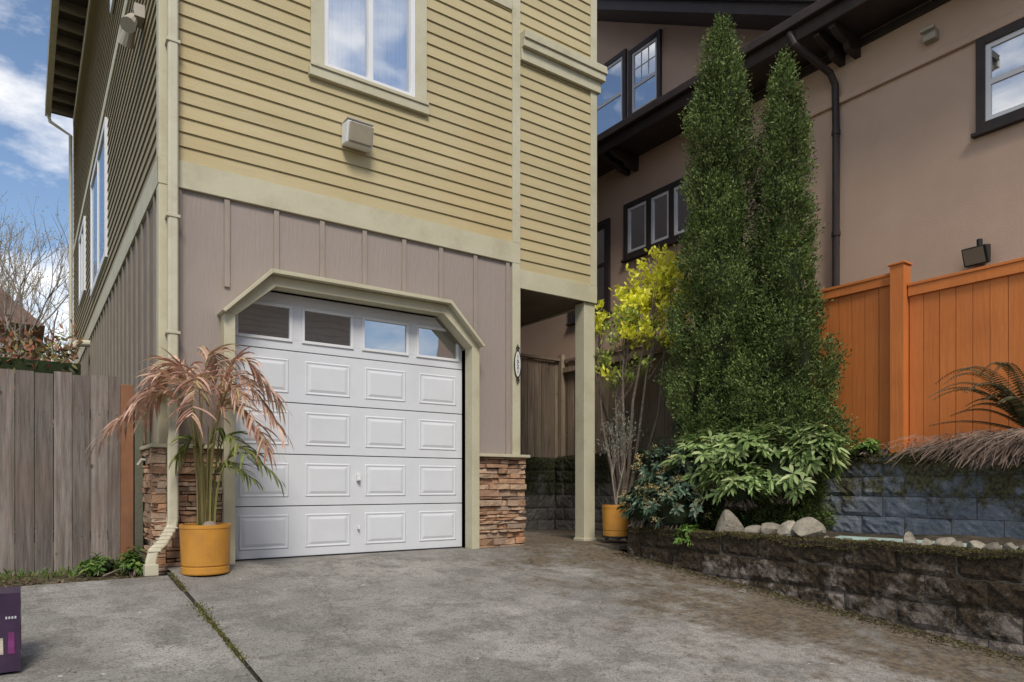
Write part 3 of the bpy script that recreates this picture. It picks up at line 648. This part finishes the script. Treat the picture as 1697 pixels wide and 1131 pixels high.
# ---------------------------------------------------------------- shrubs
def shrub(name,blobs,ntips,nl,L,W,mat,seed,droop=.25,upb=.5,core=True):
    T=empty(name); r=np.random.default_rng(seed); P=[];D=[];N=[];LL=[];C=[]
    m=MB()
    for bi,(cx,cy,cz,rx,ry,rz_) in enumerate(blobs):
        for _ in range(ntips//len(blobs)):
            v=r.normal(size=3); v/=np.linalg.norm(v)
            if v[2]<-.35: v[2]*=-1
            f=r.uniform(.72,1.08)*(1+.12*math.sin(5*v[0]+3*v[1]+bi))
            p=np.array([cx+v[0]*rx*f,cy+v[1]*ry*f,cz+v[2]*rz_*f]); 
            ax=v*.8+np.array([0,0,upb])+r.normal(size=3)*.25; ax/=np.linalg.norm(ax); C.append((p,ax))
            if r.uniform()<.35: m.tube([(cx+r.normal()*.08,cy+r.normal()*.08,cz-rz_*.7),tuple(np.array([cx,cy,cz])*.5+p*.5-[0,0,.03]),tuple(p)],[.010,.006,.003],4)
            a=np.cross(ax,[.3,.2,.9]); a/=np.linalg.norm(a); b_=np.cross(ax,a)
            for k in range(nl):
                t=2*math.pi*k/nl*1.62+r.uniform(0,.5); e=r.uniform(.05,.75)
                d=(a*math.cos(t)+b_*math.sin(t))+ax*e
                P.append(p-ax*r.uniform(0,.05)); D.append(d); N.append(ax); LL.append(L*r.uniform(.7,1.15))
    LL=np.array(LL)
    leaves('leaves',P,D,N,LL,LL*W/L,mat,T,droop)
    m.obj('stems',M_bark,T)
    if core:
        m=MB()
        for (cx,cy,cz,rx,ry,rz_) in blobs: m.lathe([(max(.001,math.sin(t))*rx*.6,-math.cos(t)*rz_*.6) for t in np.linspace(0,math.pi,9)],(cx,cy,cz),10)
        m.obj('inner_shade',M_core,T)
    return T,C
M_rho=leafmat('rhododendron_leaf',[(0,(.12,.19,.055)),(.4,(.25,.35,.12)),(.8,(.36,.47,.19)),(1,(.52,.57,.28))],.3,.4)
M_vib=leafmat('viburnum_leaf',[(0,(.035,.065,.045)),(.5,(.07,.115,.07)),(.85,(.13,.185,.115)),(1,(.24,.29,.20))],.15,.35)
shrub('rhododendron_bush',[(6.08,4.95,.86,.42,.42,.44),(6.20,4.62,.84,.45,.45,.56),(6.34,4.22,.84,.38,.42,.46),(6.44,3.93,1.01,.26,.28,.28),(6.00,4.5,.66,.3,.35,.25)],470,11,.135,.040,M_rho,5)
T,C=shrub('viburnum_bush',[(5.86,5.38,.68,.36,.38,.52),(5.72,5.08,.46,.34,.38,.38),(5.96,5.1,.76,.34,.34,.40),(5.66,5.46,.45,.26,.24,.30)],500,9,.085,.034,M_vib,6)
P=[];D=[]
for p,ax in C[::3]:
    for k in range(22): P.append(p+ax*.035+rng.normal(size=3)*.018); D.append(ax+rng.normal(size=3)*.4)
leaves('bud_clusters',P,D,unit(len(P)),.015,.012,leafmat('buds',[(0,(.40,.27,.09)),(1,(.66,.54,.25))],.1),T)
shrub('fringe_plant',[(5.60,4.82,.18,.12,.12,.12)],40,7,.07,.022,leafmat('fresh_leaf',[(0,(.10,.2,.03)),(1,(.22,.38,.08))]),8)
shrub('dark_bush',[(6.80,5.75,1.1,.28,.28,.6)],180,10,.07,.018,M_vib,12)

# ---------------------------------------------------------------- yellow flowering small tree
def tree_branches(mb,p,d,l,r,depth,rr,tips,spread=.5,n=3,upb=.15,shr=.68):
    p=Vector(p); d=Vector(d).normalized(); pts=[p]; q=p.copy()
    for k in range(4):
        d=(d+Vector((rr.gauss(0,.12),rr.gauss(0,.12),rr.gauss(0,.10)+upb*.3))).normalized(); q=q+d*l/4; pts.append(q.copy())
    mb.tube(pts,[r*(1-.09*k) for k in range(5)],5 if depth<3 else 8)
    tips.append((q.copy(),d.copy()))
    if depth<=0: return
    for k in range(n):
        t=pts[rr.randint(2,4)]; nd_=(d+Vector((rr.gauss(0,spread),rr.gauss(0,spread),rr.gauss(0,spread*.6)+upb))).normalized()
        tree_branches(mb,t,nd_,l*shr*rr.uniform(.8,1.2),r*.6,depth-1,rr,tips,spread,n,upb,shr)
T=empty('yellow_flowering_tree'); m=MB(); rr=random.Random(11)
base=Vector((6.30,6.55,.0)); crown=[]
for (c0,ra,cnt,yl) in [((6.66,6.16,3.36),(.30,.32,.28),34,.98),((6.50,6.45,3.08),(.28,.28,.26),26,.85),((6.80,6.08,3.05),(.24,.24,.24),22,.95),((6.40,6.52,2.68),(.30,.30,.28),26,.3),((6.66,6.25,2.66),(.28,.28,.22),18,.45),((6.34,6.6,2.20),(.32,.30,.24),20,.1),((6.95,7.75,2.48),(.22,.25,.10),6,.3),((6.14,6.75,2.80),(.18,.2,.22),10,.4)]:
    c0=Vector(c0); mid=base.lerp(c0,.5)+Vector((rr.gauss(0,.08),rr.gauss(0,.08),.1)); m.tube([base,base.lerp(mid,.5)+Vector((.03,-.02,.05)),mid,mid.lerp(c0,.6)+Vector((-.03,.02,0)),c0],[.030,.026,.018,.012,.007],8)
    for _ in range(cnt):
        v=Vector((rr.gauss(0,1),rr.gauss(0,1),rr.gauss(0,1))).normalized()*rr.uniform(.35,1.15)
        q=Vector((c0.x+v.x*ra[0],c0.y+v.y*ra[1],c0.z+v.z*ra[2])); s=mid.lerp(c0,rr.uniform(.5,1.0))
        m.tube([s,s.lerp(q,.5)+Vector((0,0,-.02)),q],[.006,.004,.002],4); crown.append((q,(q-s).normalized(),rr.random()<yl))
m.obj('branches',M_bark,T)
sets={True:([],[]),False:([],[])}
for q,d,yy in crown:
    for k in range(30 if yy else 22):
        sets[yy][0].append(np.array(q)+rng.normal(size=3)*.045); sets[yy][1].append(np.array(d)*.35+rng.normal(size=3)*.6+np.array([0,0,.25]))
Pa,Da=sets[True]; leaves('yellow_leaves',Pa,Da,unit(len(Pa)),rng.uniform(.055,.09,len(Pa)),.036,leafmat('yellow_leaf',[(0,(.58,.62,.05)),(.5,(.80,.78,.07)),(1,(.90,.86,.16))],.4,.5,1.2),T)
Pa,Da=sets[False]; leaves('green_leaves',Pa,Da,unit(len(Pa)),rng.uniform(.045,.075,len(Pa)),.030,leafmat('yg_leaf',[(0,(.20,.29,.055)),(.6,(.37,.47,.11)),(1,(.62,.66,.15))],.35),T)

# ---------------------------------------------------------------- potted plants
def pot(parent,c,r,h,wheels=False):
    m=MB(); z0=.05 if wheels else 0
    m.lathe([(.001,z0),(r*.93,z0),(r*.95,z0+.01),(r*.95,z0+h*.14),(r*.90,z0+h*.15),(r*.90,z0+h*.17),(r*.94,z0+h*.18),(r,h*.92),(r*1.02,h*.93),(r*1.02,h),(r*.93,h),(r*.92,h*.86),(.001,h*.86)],c,40)
    m.obj('pot',M_pot,parent)
    m=MB(); m.lathe([(r*.92,h*.88),(r*.5,h*.90),(.001,h*.91)],c,24); m.obj('potting_soil',M_soil,parent)
    if wheels:
        m=MB(); m.lathe([(.001,.055),(r*1.05,.055),(r*1.05,.035),(.001,.035)],c,24)
        for k in range(5):
            t=k*1.2566+.4; x=c[0]+r*.8*math.cos(t); y=c[1]+r*.8*math.sin(t); m.tube([(x-.01,y-.01,c[2]+.02),(x+.01,y+.01,c[2]+.02)],.02,10)
        m.obj('caddy',M_black,parent)
PP=empty('potted_palm'); pc=(1.22,6.12,gz(0,6.12)+.0); pot(PP,pc,.195,.40)
rr=np.random.default_rng(21)
strips={'tan':([],[]),'green':([],[])}
def strip(key,p,d,L,w,droop,side):
    V,F=strips[key]; b0=len(V); p=np.array(p,float); d=np.array(d,float); d/=np.linalg.norm(d); n=5
    s=np.cross(d,[0,0,1]); s=s/(np.linalg.norm(s)+1e-6); s=s*.75+np.array([0,0,.45])*rr.choice([-1,1])
    for k in range(n+1):
        f=k/n; ww=w*(math.sin(math.pi*min(1,.18+f*.82))**.6)*.5+.0006
        V.append(tuple(p-s*ww)); V.append(tuple(p+s*ww))
        d=d+np.array([0,0,-droop*(.35+f)])/n*2.0; d/=np.linalg.norm(d); p=p+d*L/n
    for k in range(n): a=b0+2*k; F.append((a,a+1,a+3,a+2))
tubes_t=MB(); tubes_g=MB()
def frond(az,reach,hgt,z0,key,droop,nl=34,L=.30):
    c=np.array(pc); base=c+np.array([rr.normal()*.035,rr.normal()*.035,.36]); pts=[];N=16
    dirh=np.array([math.cos(az),math.sin(az),0])
    for k in range(N+1):
        t=k/N; xx=reach*(t**2.1); zz=hgt*(1-(1-min(1,t*1.25))**1.7)-droop*max(0,t-.55)**1.5*2.2
        pts.append(base+dirh*xx+np.array([0,0,zz]))
    stem2 = tubes_g if key=='green' else tubes_t
    stem2.tube([tuple(p) for p in pts],[.010*(1-.055*k) for k in range(N+1)],5)
    for i in range(nl):
        t=.45+.55*i/(nl-1); k=min(N-1,int(t*N)); f=t*N-k; p=pts[k]*(1-f)+pts[k+1]*f; tg=pts[k+1]-pts[k]; tg/=np.linalg.norm(tg)
        sd=np.cross(tg,[0,0,1]); sd/=np.linalg.norm(sd)+1e-6
        for sg in (-1,1):
            if rr.uniform()<.12: continue
            d=tg*rr.uniform(.5,.9)+sd*sg*rr.uniform(.45,.9)+np.array([0,0,rr.uniform(-.1,.35)])
            strip(key,p,d,L*rr.uniform(.7,1.15)*(1-.45*abs(t-.6)),.021,rr.uniform(.4,1.3),sg)
cam_right=-.613
for az,reach,hgt,dr in [(cam_right,.62,1.42,.9),(cam_right+.5,.55,1.55,.7),(cam_right-.4,.60,1.28,.9),(cam_right+math.pi,.72,1.40,.8),(cam_right+math.pi+.4,.75,1.25,.8),(cam_right+math.pi-.5,.62,1.52,.7),
    (cam_right-1.3,.45,1.35,.7),(cam_right+1.3,.3,1.6,.5),(cam_right+.2,.50,1.15,.7),(cam_right+math.pi+.1,.45,1.50,.9)]:
    frond(az,reach,hgt,.3,'tan',dr)
for az,reach,hgt,dr in [(cam_right+.1,.5,.75,.5),(cam_right-.5,.4,.85,.4),(cam_right-.1,.42,.60,.3),(cam_right+math.pi,.25,.8,.3)]:
    frond(az,reach,hgt,.3,'green',dr,18,.22)
M_tan=leafmat('dried_palm',[(0,(.34,.17,.12)),(.4,(.56,.33,.235)),(.8,(.72,.49,.37)),(1,(.50,.42,.18))],.3,.6,4)
M_pg=leafmat('palm_green',[(0,(.10,.15,.03)),(.6,(.22,.26,.07)),(1,(.35,.30,.12))],.3,.5,4)
for key,mt in (('tan',M_tan),('green',M_pg)):
    V,F_=strips[key]; me=bpy.data.meshes.new(key); me.from_pydata(V,[],F_); me.update(); ob=bpy.data.objects.new('leaflets_'+key,me); scn.collection.objects.link(ob); me.materials.append(mt); ob.parent=PP
tubes_t.obj('frond_stems',pmat('palm_stem',(.22,.15,.065),(.18,.18,.055),8,.6,40,.1,isl=.3),PP); tubes_g.obj('green_stems',pmat('palm_stem_g',(.14,.16,.045),(.22,.20,.06),8,.6,40,.1),PP)
m=MB()
for k in range(8):
    a=k*2.4; rad=.015+.045*(k/8); lean=.03+.07*(k/8)
    m.tube([(pc[0]+rad*math.cos(a),pc[1]+rad*math.sin(a),pc[2]+.33),(pc[0]+(rad+lean*.3)*math.cos(a),pc[1]+(rad+lean*.3)*math.sin(a),pc[2]+.65),(pc[0]+(rad+lean)*math.cos(a),pc[1]+(rad+lean)*math.sin(a),pc[2]+1.0+.1*(k%3))],[.012,.009,.005],6)
m.obj('canes',pmat('cane',(.10,.10,.03),(.24,.17,.07),9,.5,40,.2,isl=.35),PP)
m=MB(); m.lathe([(.001,.0),(.05,.0),(.058,.03),(.04,.06),(.001,.07)],(pc[0]+.02,pc[1]-.06,pc[2]+.36),14); m.obj('root_ball',M_twig,PP)
OP=empty('potted_olive'); oc=(5.93,6.22,.03); pot(OP,oc,.17,.43,True)
m=MB(); tips=[]; r3=random.Random(4)
for d in ((-.1,0,1),(.08,.05,1),(-.04,-.1,1)): tree_branches(m,(oc[0],oc[1],oc[2]+.38),d,.78,.009,3,r3,tips,.30,3,.15,.42)
m.obj('branches',M_twig,OP)
P=[];D=[]
for q,d in tips:
    for k in range(5): P.append(np.array(q)+rng.normal(size=3)*.05); D.append(np.array(d)+rng.normal(size=3)*.6)
leaves('leaves',P,D,unit(len(P)),.045,.010,leafmat('olive_leaf',[(0,(.15,.16,.12)),(1,(.32,.34,.27))]),OP)

# ---------------------------------------------------------------- fern and dry heather
FN=empty('fern_plant'); P=[];D=[];N=[];LL=[]; m=MB(); fr3=np.random.default_rng(31)
for f in range(19):
    az=math.pi/2+fr3.uniform(-1.1,1.9) if f<14 else fr3.uniform(0,6.28); R=fr3.uniform(.5,1.05); Hh=fr3.uniform(.15,.66); base=np.array([7.12,2.25,1.12]); dh=np.array([-abs(math.cos(az))*.7,math.sin(az),0]); pts=[]
    for k in range(15):
        t=k/14; pts.append(base+dh*R*t+np.array([0,0,Hh*math.sin(min(t*2.2,2.9))]))
    m.tube([tuple(p) for p in pts],[.005*(1-.05*k) for k in range(15)],4)
    for i in range(40):
        t=.12+.88*i/40; k=min(13,int(t*14)); g=t*14-k; p=pts[k]*(1-g)+pts[k+1]*g; tg=pts[k+1]-pts[k]; tg/=np.linalg.norm(tg); sd=np.cross(tg,[0,0,1]); sd/=np.linalg.norm(sd)+1e-6
        for sg in(-1,1): P.append(p); D.append(sd*sg+tg*.35+np.array([0,0,-.15])); N.append(np.cross(sd,tg)); LL.append(.11*(1-t*.85)+.015)
LL=np.array(LL); leaves('pinnae',P,D,N,LL,LL*.17+.002,leafmat('fern_leaf',[(0,(.05,.06,.025)),(.6,(.10,.11,.045)),(1,(.22,.16,.08))],.2),FN,.15); m.obj('stalks',M_bark,FN)
HT=empty('dry_heather'); m=MB(); r4=random.Random(9)
for k in range(3800):
    y=r4.gauss(2.05,.42); x0=7.08+r4.uniform(-.12,.12); L=r4.uniform(.18,.45); a=r4.uniform(-.9,.9)
    d=Vector((-1*math.cos(a),math.sin(a),r4.uniform(-.35,.9))).normalized(); p=Vector((x0,y,1.05)); q=p+d*L*.5; d2=(d+Vector((0,0,-.8))).normalized(); e=q+d2*L*.5
    m.tube([p,q,e],[.0032,.0028,.0015],3)
m.obj('dry_stems',pmat('dry_heather_mat',(.20,.14,.105),(.36,.265,.21),15,.9,40,0,isl=.4),HT,fixn=False)
shrub('small_green_plant',[(7.08,3.75,1.08,.16,.18,.10)],70,8,.05,.017,leafmat('small_leaf',[(0,(.10,.2,.03)),(1,(.26,.40,.10))]),14)

# ---------------------------------------------------------------- rocks
RK=empty('garden_rocks')
def rock(mb,c,sx,sy,sz,seed):
    import bmesh
    bm=bmesh.new(); bmesh.ops.create_icosphere(bm,subdivisions=3,radius=1); r=random.Random(seed)
    ks=[(Vector((r.gauss(0,1),r.gauss(0,1),r.gauss(0,1))).normalized(),r.uniform(.5,.8)) for _ in range(11)]
    for v in bm.verts:
        p=v.co.copy()
        for n_,d_ in ks:
            e=p.dot(n_)-d_
            if e>0: p-=n_*e*.88
        v.co=p
    a=r.uniform(0,3.1)
    vs=[(c[0]+(v.co.x*math.cos(a)-v.co.y*math.sin(a))*sx,c[1]+(v.co.x*math.sin(a)+v.co.y*math.cos(a))*sy,c[2]+v.co.z*sz) for v in bm.verts]
    mb.add(vs,[tuple(v.index for v in f.verts) for f in bm.faces]); bm.free()
m=MB(); k=0
for (y,x,s,hh) in [(4.48,5.82,.20,.18),(4.20,5.84,.15,.08),(3.99,5.80,.19,.10),(3.80,5.80,.14,.13),(3.60,5.82,.18,.15),(3.72,5.98,.13,.10),(2.72,5.82,.09,.09),(2.58,5.80,.08,.06),(2.48,5.86,.10,.08),(2.36,5.8,.08,.055),(2.25,5.82,.09,.06),(2.12,5.80,.10,.06),(2.02,5.82,.09,.06),(1.9,5.8,.10,.06),(2.95,5.85,.05,.035)]:
    rock(m,(x,y,.205+hh*.42),s,s*.8,hh,k); k+=1
for _ in range(160):
    y=r4.uniform(1.5,4.6); s=r4.uniform(.016,.05); rock(m,(5.78+abs(r4.gauss(0,.12)),y,.218),s,s,s*.7,k) if _%2==0 else None; k+=1
m.obj('rocks',M_rock,RK)
m=MB(); pts=[(5.88+.03*math.sin(y*5),y) for y in np.linspace(2.0,3.4,20)]
for i in range(19):
    (x0,y0),(x1,y1)=pts[i],pts[i+1]; m.add([(x0,y0,.225),(x1,y1,.225),(x1+.13,y1,.25),(x0+.13,y0,.25),(x0,y0,.20),(x1,y1,.20)],[(0,1,2,3),(0,4,5,1)])
m.obj('pale_edging_strip',pmat('pale_foam',(.24,.35,.31),(.34,.44,.39),5,.8,60,.4,dirt=(8,.6,(.16,.16,.13))))

# ---------------------------------------------------------------- product box
BX=empty('product_box'); ox,oy=.045,.02
bz=gz(0,4.3); m=MB(); m.box(-.42+ox,-.06+ox,4.15+oy,4.42+oy,bz+.002,bz+.385); m.obj('carton',pmat('carton_print',(.03,.02,.04),(.06,.035,.07),5,.35,50,0),BX)
ccol=[(.45,.03,.07),(.70,.62,.52),(.22,.05,.18),(.6,.35,.25)]
fx=-.06+ox
for k in range(4):
    m=MB(); y0=4.17+.06*k+oy; m.prism([(y0,bz+.10),(y0+.045,bz+.10),(y0+.042,bz+.22+.02*(k%2)),(y0+.003,bz+.22+.02*(k%2))],fx+.0005,fx+.0025,'x'); m.obj('print_jar_%d'%k,pmat('print%d'%k,ccol[k],tuple(c*.4 for c in ccol[k]),14,.3,50,0),BX)
for k,(a,b_,cc) in enumerate([(-.06,-.028,0),(-.105,-.07,2),(-.15,-.115,1),(-.20,-.16,0),(-.25,-.21,2),(-.31,-.26,1)]):
    m=MB(); m.prism([(a+ox-.004,bz+.09),(b_+ox-.034,bz+.09),(b_+ox-.038,bz+.17+.025*(k%2)),(a+ox-.001,bz+.17+.025*(k%2))] if k==0 and False else [(a+ox-.006,bz+.09),(a+ox+.022,bz+.09),(a+ox+.020,bz+.17+.025*(k%2)),(a+ox-.004,bz+.17+.025*(k%2))],4.1475+oy,4.1495+oy,'y') if k else None
    if k: m.obj('print_front_%d'%k,bpy.data.materials['print%d'%cc],BX)
m=MB(); m.box(fx+.0005,fx+.0025,4.17+oy,4.40+oy,bz+.30,bz+.325); m.box(fx+.0005,fx+.0025,4.30+oy,4.39+oy,bz+.03,bz+.06)
for k in range(4): m.box(-.12+ox+.012*k,-.113+ox+.012*k,4.1475+oy,4.1495+oy,bz+.26,bz+.272)
m.box(-.40+ox,-.16+ox,4.1475+oy,4.1495+oy,bz+.29,bz+.34); m.obj('print_band',pmat('print_white',(.45,.45,.47),(.55,.55,.55),5,.3,50,0),BX)

# weeds
def grassy(name,n,xf,yf,mat,L):
    x=rng.uniform(*xf,n); y=rng.uniform(*yf,n); P=np.stack([x,y,np.array([gz(a,b_) for a,b_ in zip(x,y)])-.05],1)
    D=unit(n)*.7; D[:,2]=np.abs(D[:,2])+.7
    return leaves(name,P,D,unit(n),rng.uniform(.4,1,n)*L,L*.14,mat)
M_weed=leafmat('weed_leaf',[(0,(.06,.12,.02)),(.6,(.12,.22,.04)),(1,(.25,.30,.09))],.3)
grassy('weeds',450,(-.9,.92),(6.6,7.2),M_weed,.08)
shrub('weed_plant',[(.52,6.75,.02,.16,.12,.1),(.75,6.6,.04,.1,.1,.12),(-.55,6.35,.05,.14,.12,.14)],90,7,.07,.024,M_weed,40)
n=3200; P=np.stack([rng.uniform(-3,.92,n),rng.uniform(6.2,7.2,n),np.full(n,-.055)],1); D=unit(n); D[:,2]*=.2
M_lit=leafmat('litter',[(0,(.08,.05,.03)),(1,(.26,.18,.11))])
leaves('leaf_litter',P,D,np.tile([0,0,1.],(n,1)),.05,.02,M_lit)
n=3800; y=rng.uniform(1.2,5.7,n); x=5.53-np.abs(rng.normal(size=n))*.12; P=np.stack([x,y,np.array([gz(0,a) for a in y])+.004],1); D=unit(n); D[:,2]*=.3
leaves('wall_litter',P,D,np.tile([0,0,1.],(n,1)),.022,.012,leafmat('litter2',[(0,(.05,.035,.02)),(.6,(.12,.09,.04)),(1,(.16,.18,.05))]))
n=700; x=rng.uniform(-1,5.2,n); y=rng.uniform(2,6.4,n); P=np.stack([x,y,np.array([gz(0,a) for a in y])+.003],1); D=unit(n); D[:,2]*=.15
leaves('driveway_litter',P,D,np.tile([0,0,1.],(n,1)),rng.uniform(.008,.024,n),.009,M_lit)

# ---------------------------------------------------------------- background left
HG=empty('red_hedge'); n=9000
P=np.stack([rng.uniform(-8,.8,n),rng.uniform(14,15.3,n),rng.uniform(1.5,3.25,n)+rng.normal(size=n)*.12],1)
leaves('leaves',P,unit(n)+np.array([0,0,.4]),unit(n),.13,.05,leafmat('photinia',[(0,(.07,.09,.04)),(.4,(.16,.12,.06)),(.65,(.42,.13,.07)),(1,(.22,.26,.09))]),HG)
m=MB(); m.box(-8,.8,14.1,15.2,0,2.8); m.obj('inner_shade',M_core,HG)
BH=empty('distant_house'); m=MB(); m.box(-12,.2,30,40,0,6.3); m.obj('walls',pmat('brown_shingle',(.26,.12,.09),(.34,.18,.13),5,.9,20,.5,bscl=(.3,.3,3)),BH)
m=MB(); m.box(-12.1,-.1,29.9,30.1,4.6,5.7); m.obj('white_band',M_wframe,BH)
m=MB(); m.prism([(-13,6.3),(.6,6.3),(-.9,7.6),(-10,7.6)],29.4,40.5,'y'); m.obj('roof',pmat('brown_roof',(.26,.15,.12),(.34,.22,.18),5,.9,20,.5),BH)
def bare_tree(name,p,h,seed,leaf=None,depth=6):
    T=empty(name); m=MB(); tips=[]; r=random.Random(seed)
    tree_branches(m,p,(0,0,1),h*.38,.13,depth,r,tips,.38,3,.22,.72)
    m.obj('branches',M_twig,T,fixn=False)
    if leaf:
        P=[];D=[]
        for q,d in tips:
            for k in range(2): P.append(np.array(q)+rng.normal(size=3)*.12); D.append(rng.normal(size=3))
        leaves('buds',P,D,unit(len(P)),.06,.03,leaf,T)
M_bud=leafmat('spring_bud',[(0,(.25,.25,.08)),(1,(.45,.40,.15))])
bare_tree('bare_tree',(.35,28,0),9.5,5,M_bud)
bare_tree('bare_tree',(-.9,33,0),11,8,M_bud)
shrub('yellow_shrub',[(.72,24,3.9,.35,.6,1.2)],130,6,.12,.05,leafmat('yg2',[(0,(.30,.30,.08)),(1,(.60,.54,.2))]),50,core=False)

NB=empty('neighbor_house'); m=MB(lambda s,n,z:(s,-12+n,z)); siding(m,-6,10.4,-1,7.5,.2); m.obj('siding',pmat('brown_siding',(.30,.22,.16),(.36,.27,.20),3,.8,30,.1),NB)
m=MB(); m.box(-6,10.4,-22,-12.01,-1.3,7.5); m.prism([(-6.5,7.5),(11.0,7.5),(2.2,9.8)],-22.4,-11.6,'y'); m.obj('body_and_roof',M_roof,NB)
m=MB(); 
for x in (-3,0.5,4.0): m.box(x,x+1.3,-11.98,-11.93,3.5,5.0)
m.obj('windows',M_wframe,NB)

# ---------------------------------------------------------------- light and sky
el=math.radians(50); az=math.radians(203)
sd=Vector((math.sin(az)*math.cos(el),math.cos(az)*math.cos(el),math.sin(el)))
w=bpy.data.worlds.new('World'); scn.world=w; w.use_nodes=True; nt=w.node_tree
bg=nt.nodes['Background']; sky=nd(nt,'ShaderNodeTexSky',sky_type='NISHITA'); sky.sun_disc=False; sky.sun_elevation=el; sky.sun_rotation=az; sky.air_density=1.0; sky.dust_density=.5; sky.ozone_density=1.8
tc=nd(nt,'ShaderNodeTexCoord'); mp=nd(nt,'ShaderNodeMapping'); mp.inputs['Scale'].default_value=(1,1,2.2); mp.inputs['Location'].default_value=(.35,.1,.2); nt.links.new(tc.outputs['Generated'],mp.inputs[0])
n=nd(nt,'ShaderNodeTexNoise'); n.inputs['Scale'].default_value=3.0; n.inputs['Detail'].default_value=9; n.inputs['Roughness'].default_value=.58; nt.links.new(mp.outputs[0],n.inputs['Vector'])
r=ramp(nt,n.outputs['Fac'],[(.47,0.),(.64,.95)])
col=mix(nt,r.outputs[0],sky.outputs[0],(10.0,9.6,9.1))
nt.links.new(col,bg.inputs[0]); bg.inputs[1].default_value=.15
L=bpy.data.lights.new('sun','SUN'); L.energy=3.1; L.angle=math.radians(18); L.color=(1,.93,.82)
lo=bpy.data.objects.new('sun',L); scn.collection.objects.link(lo); lo.rotation_euler=(-sd).to_track_quat('-Z','Y').to_euler()

# ---------------------------------------------------------------- camera
c=bpy.data.cameras.new('camera'); c.lens=36*1150/1697; c.sensor_width=36; c.shift_y=.141; c.clip_end=2000; c.clip_start=.05
co=bpy.data.objects.new('camera',c); scn.collection.objects.link(co); co.location=(0,0,.70); co.rotation_euler=(math.radians(90),0,math.radians(-35.1)); scn.camera=co
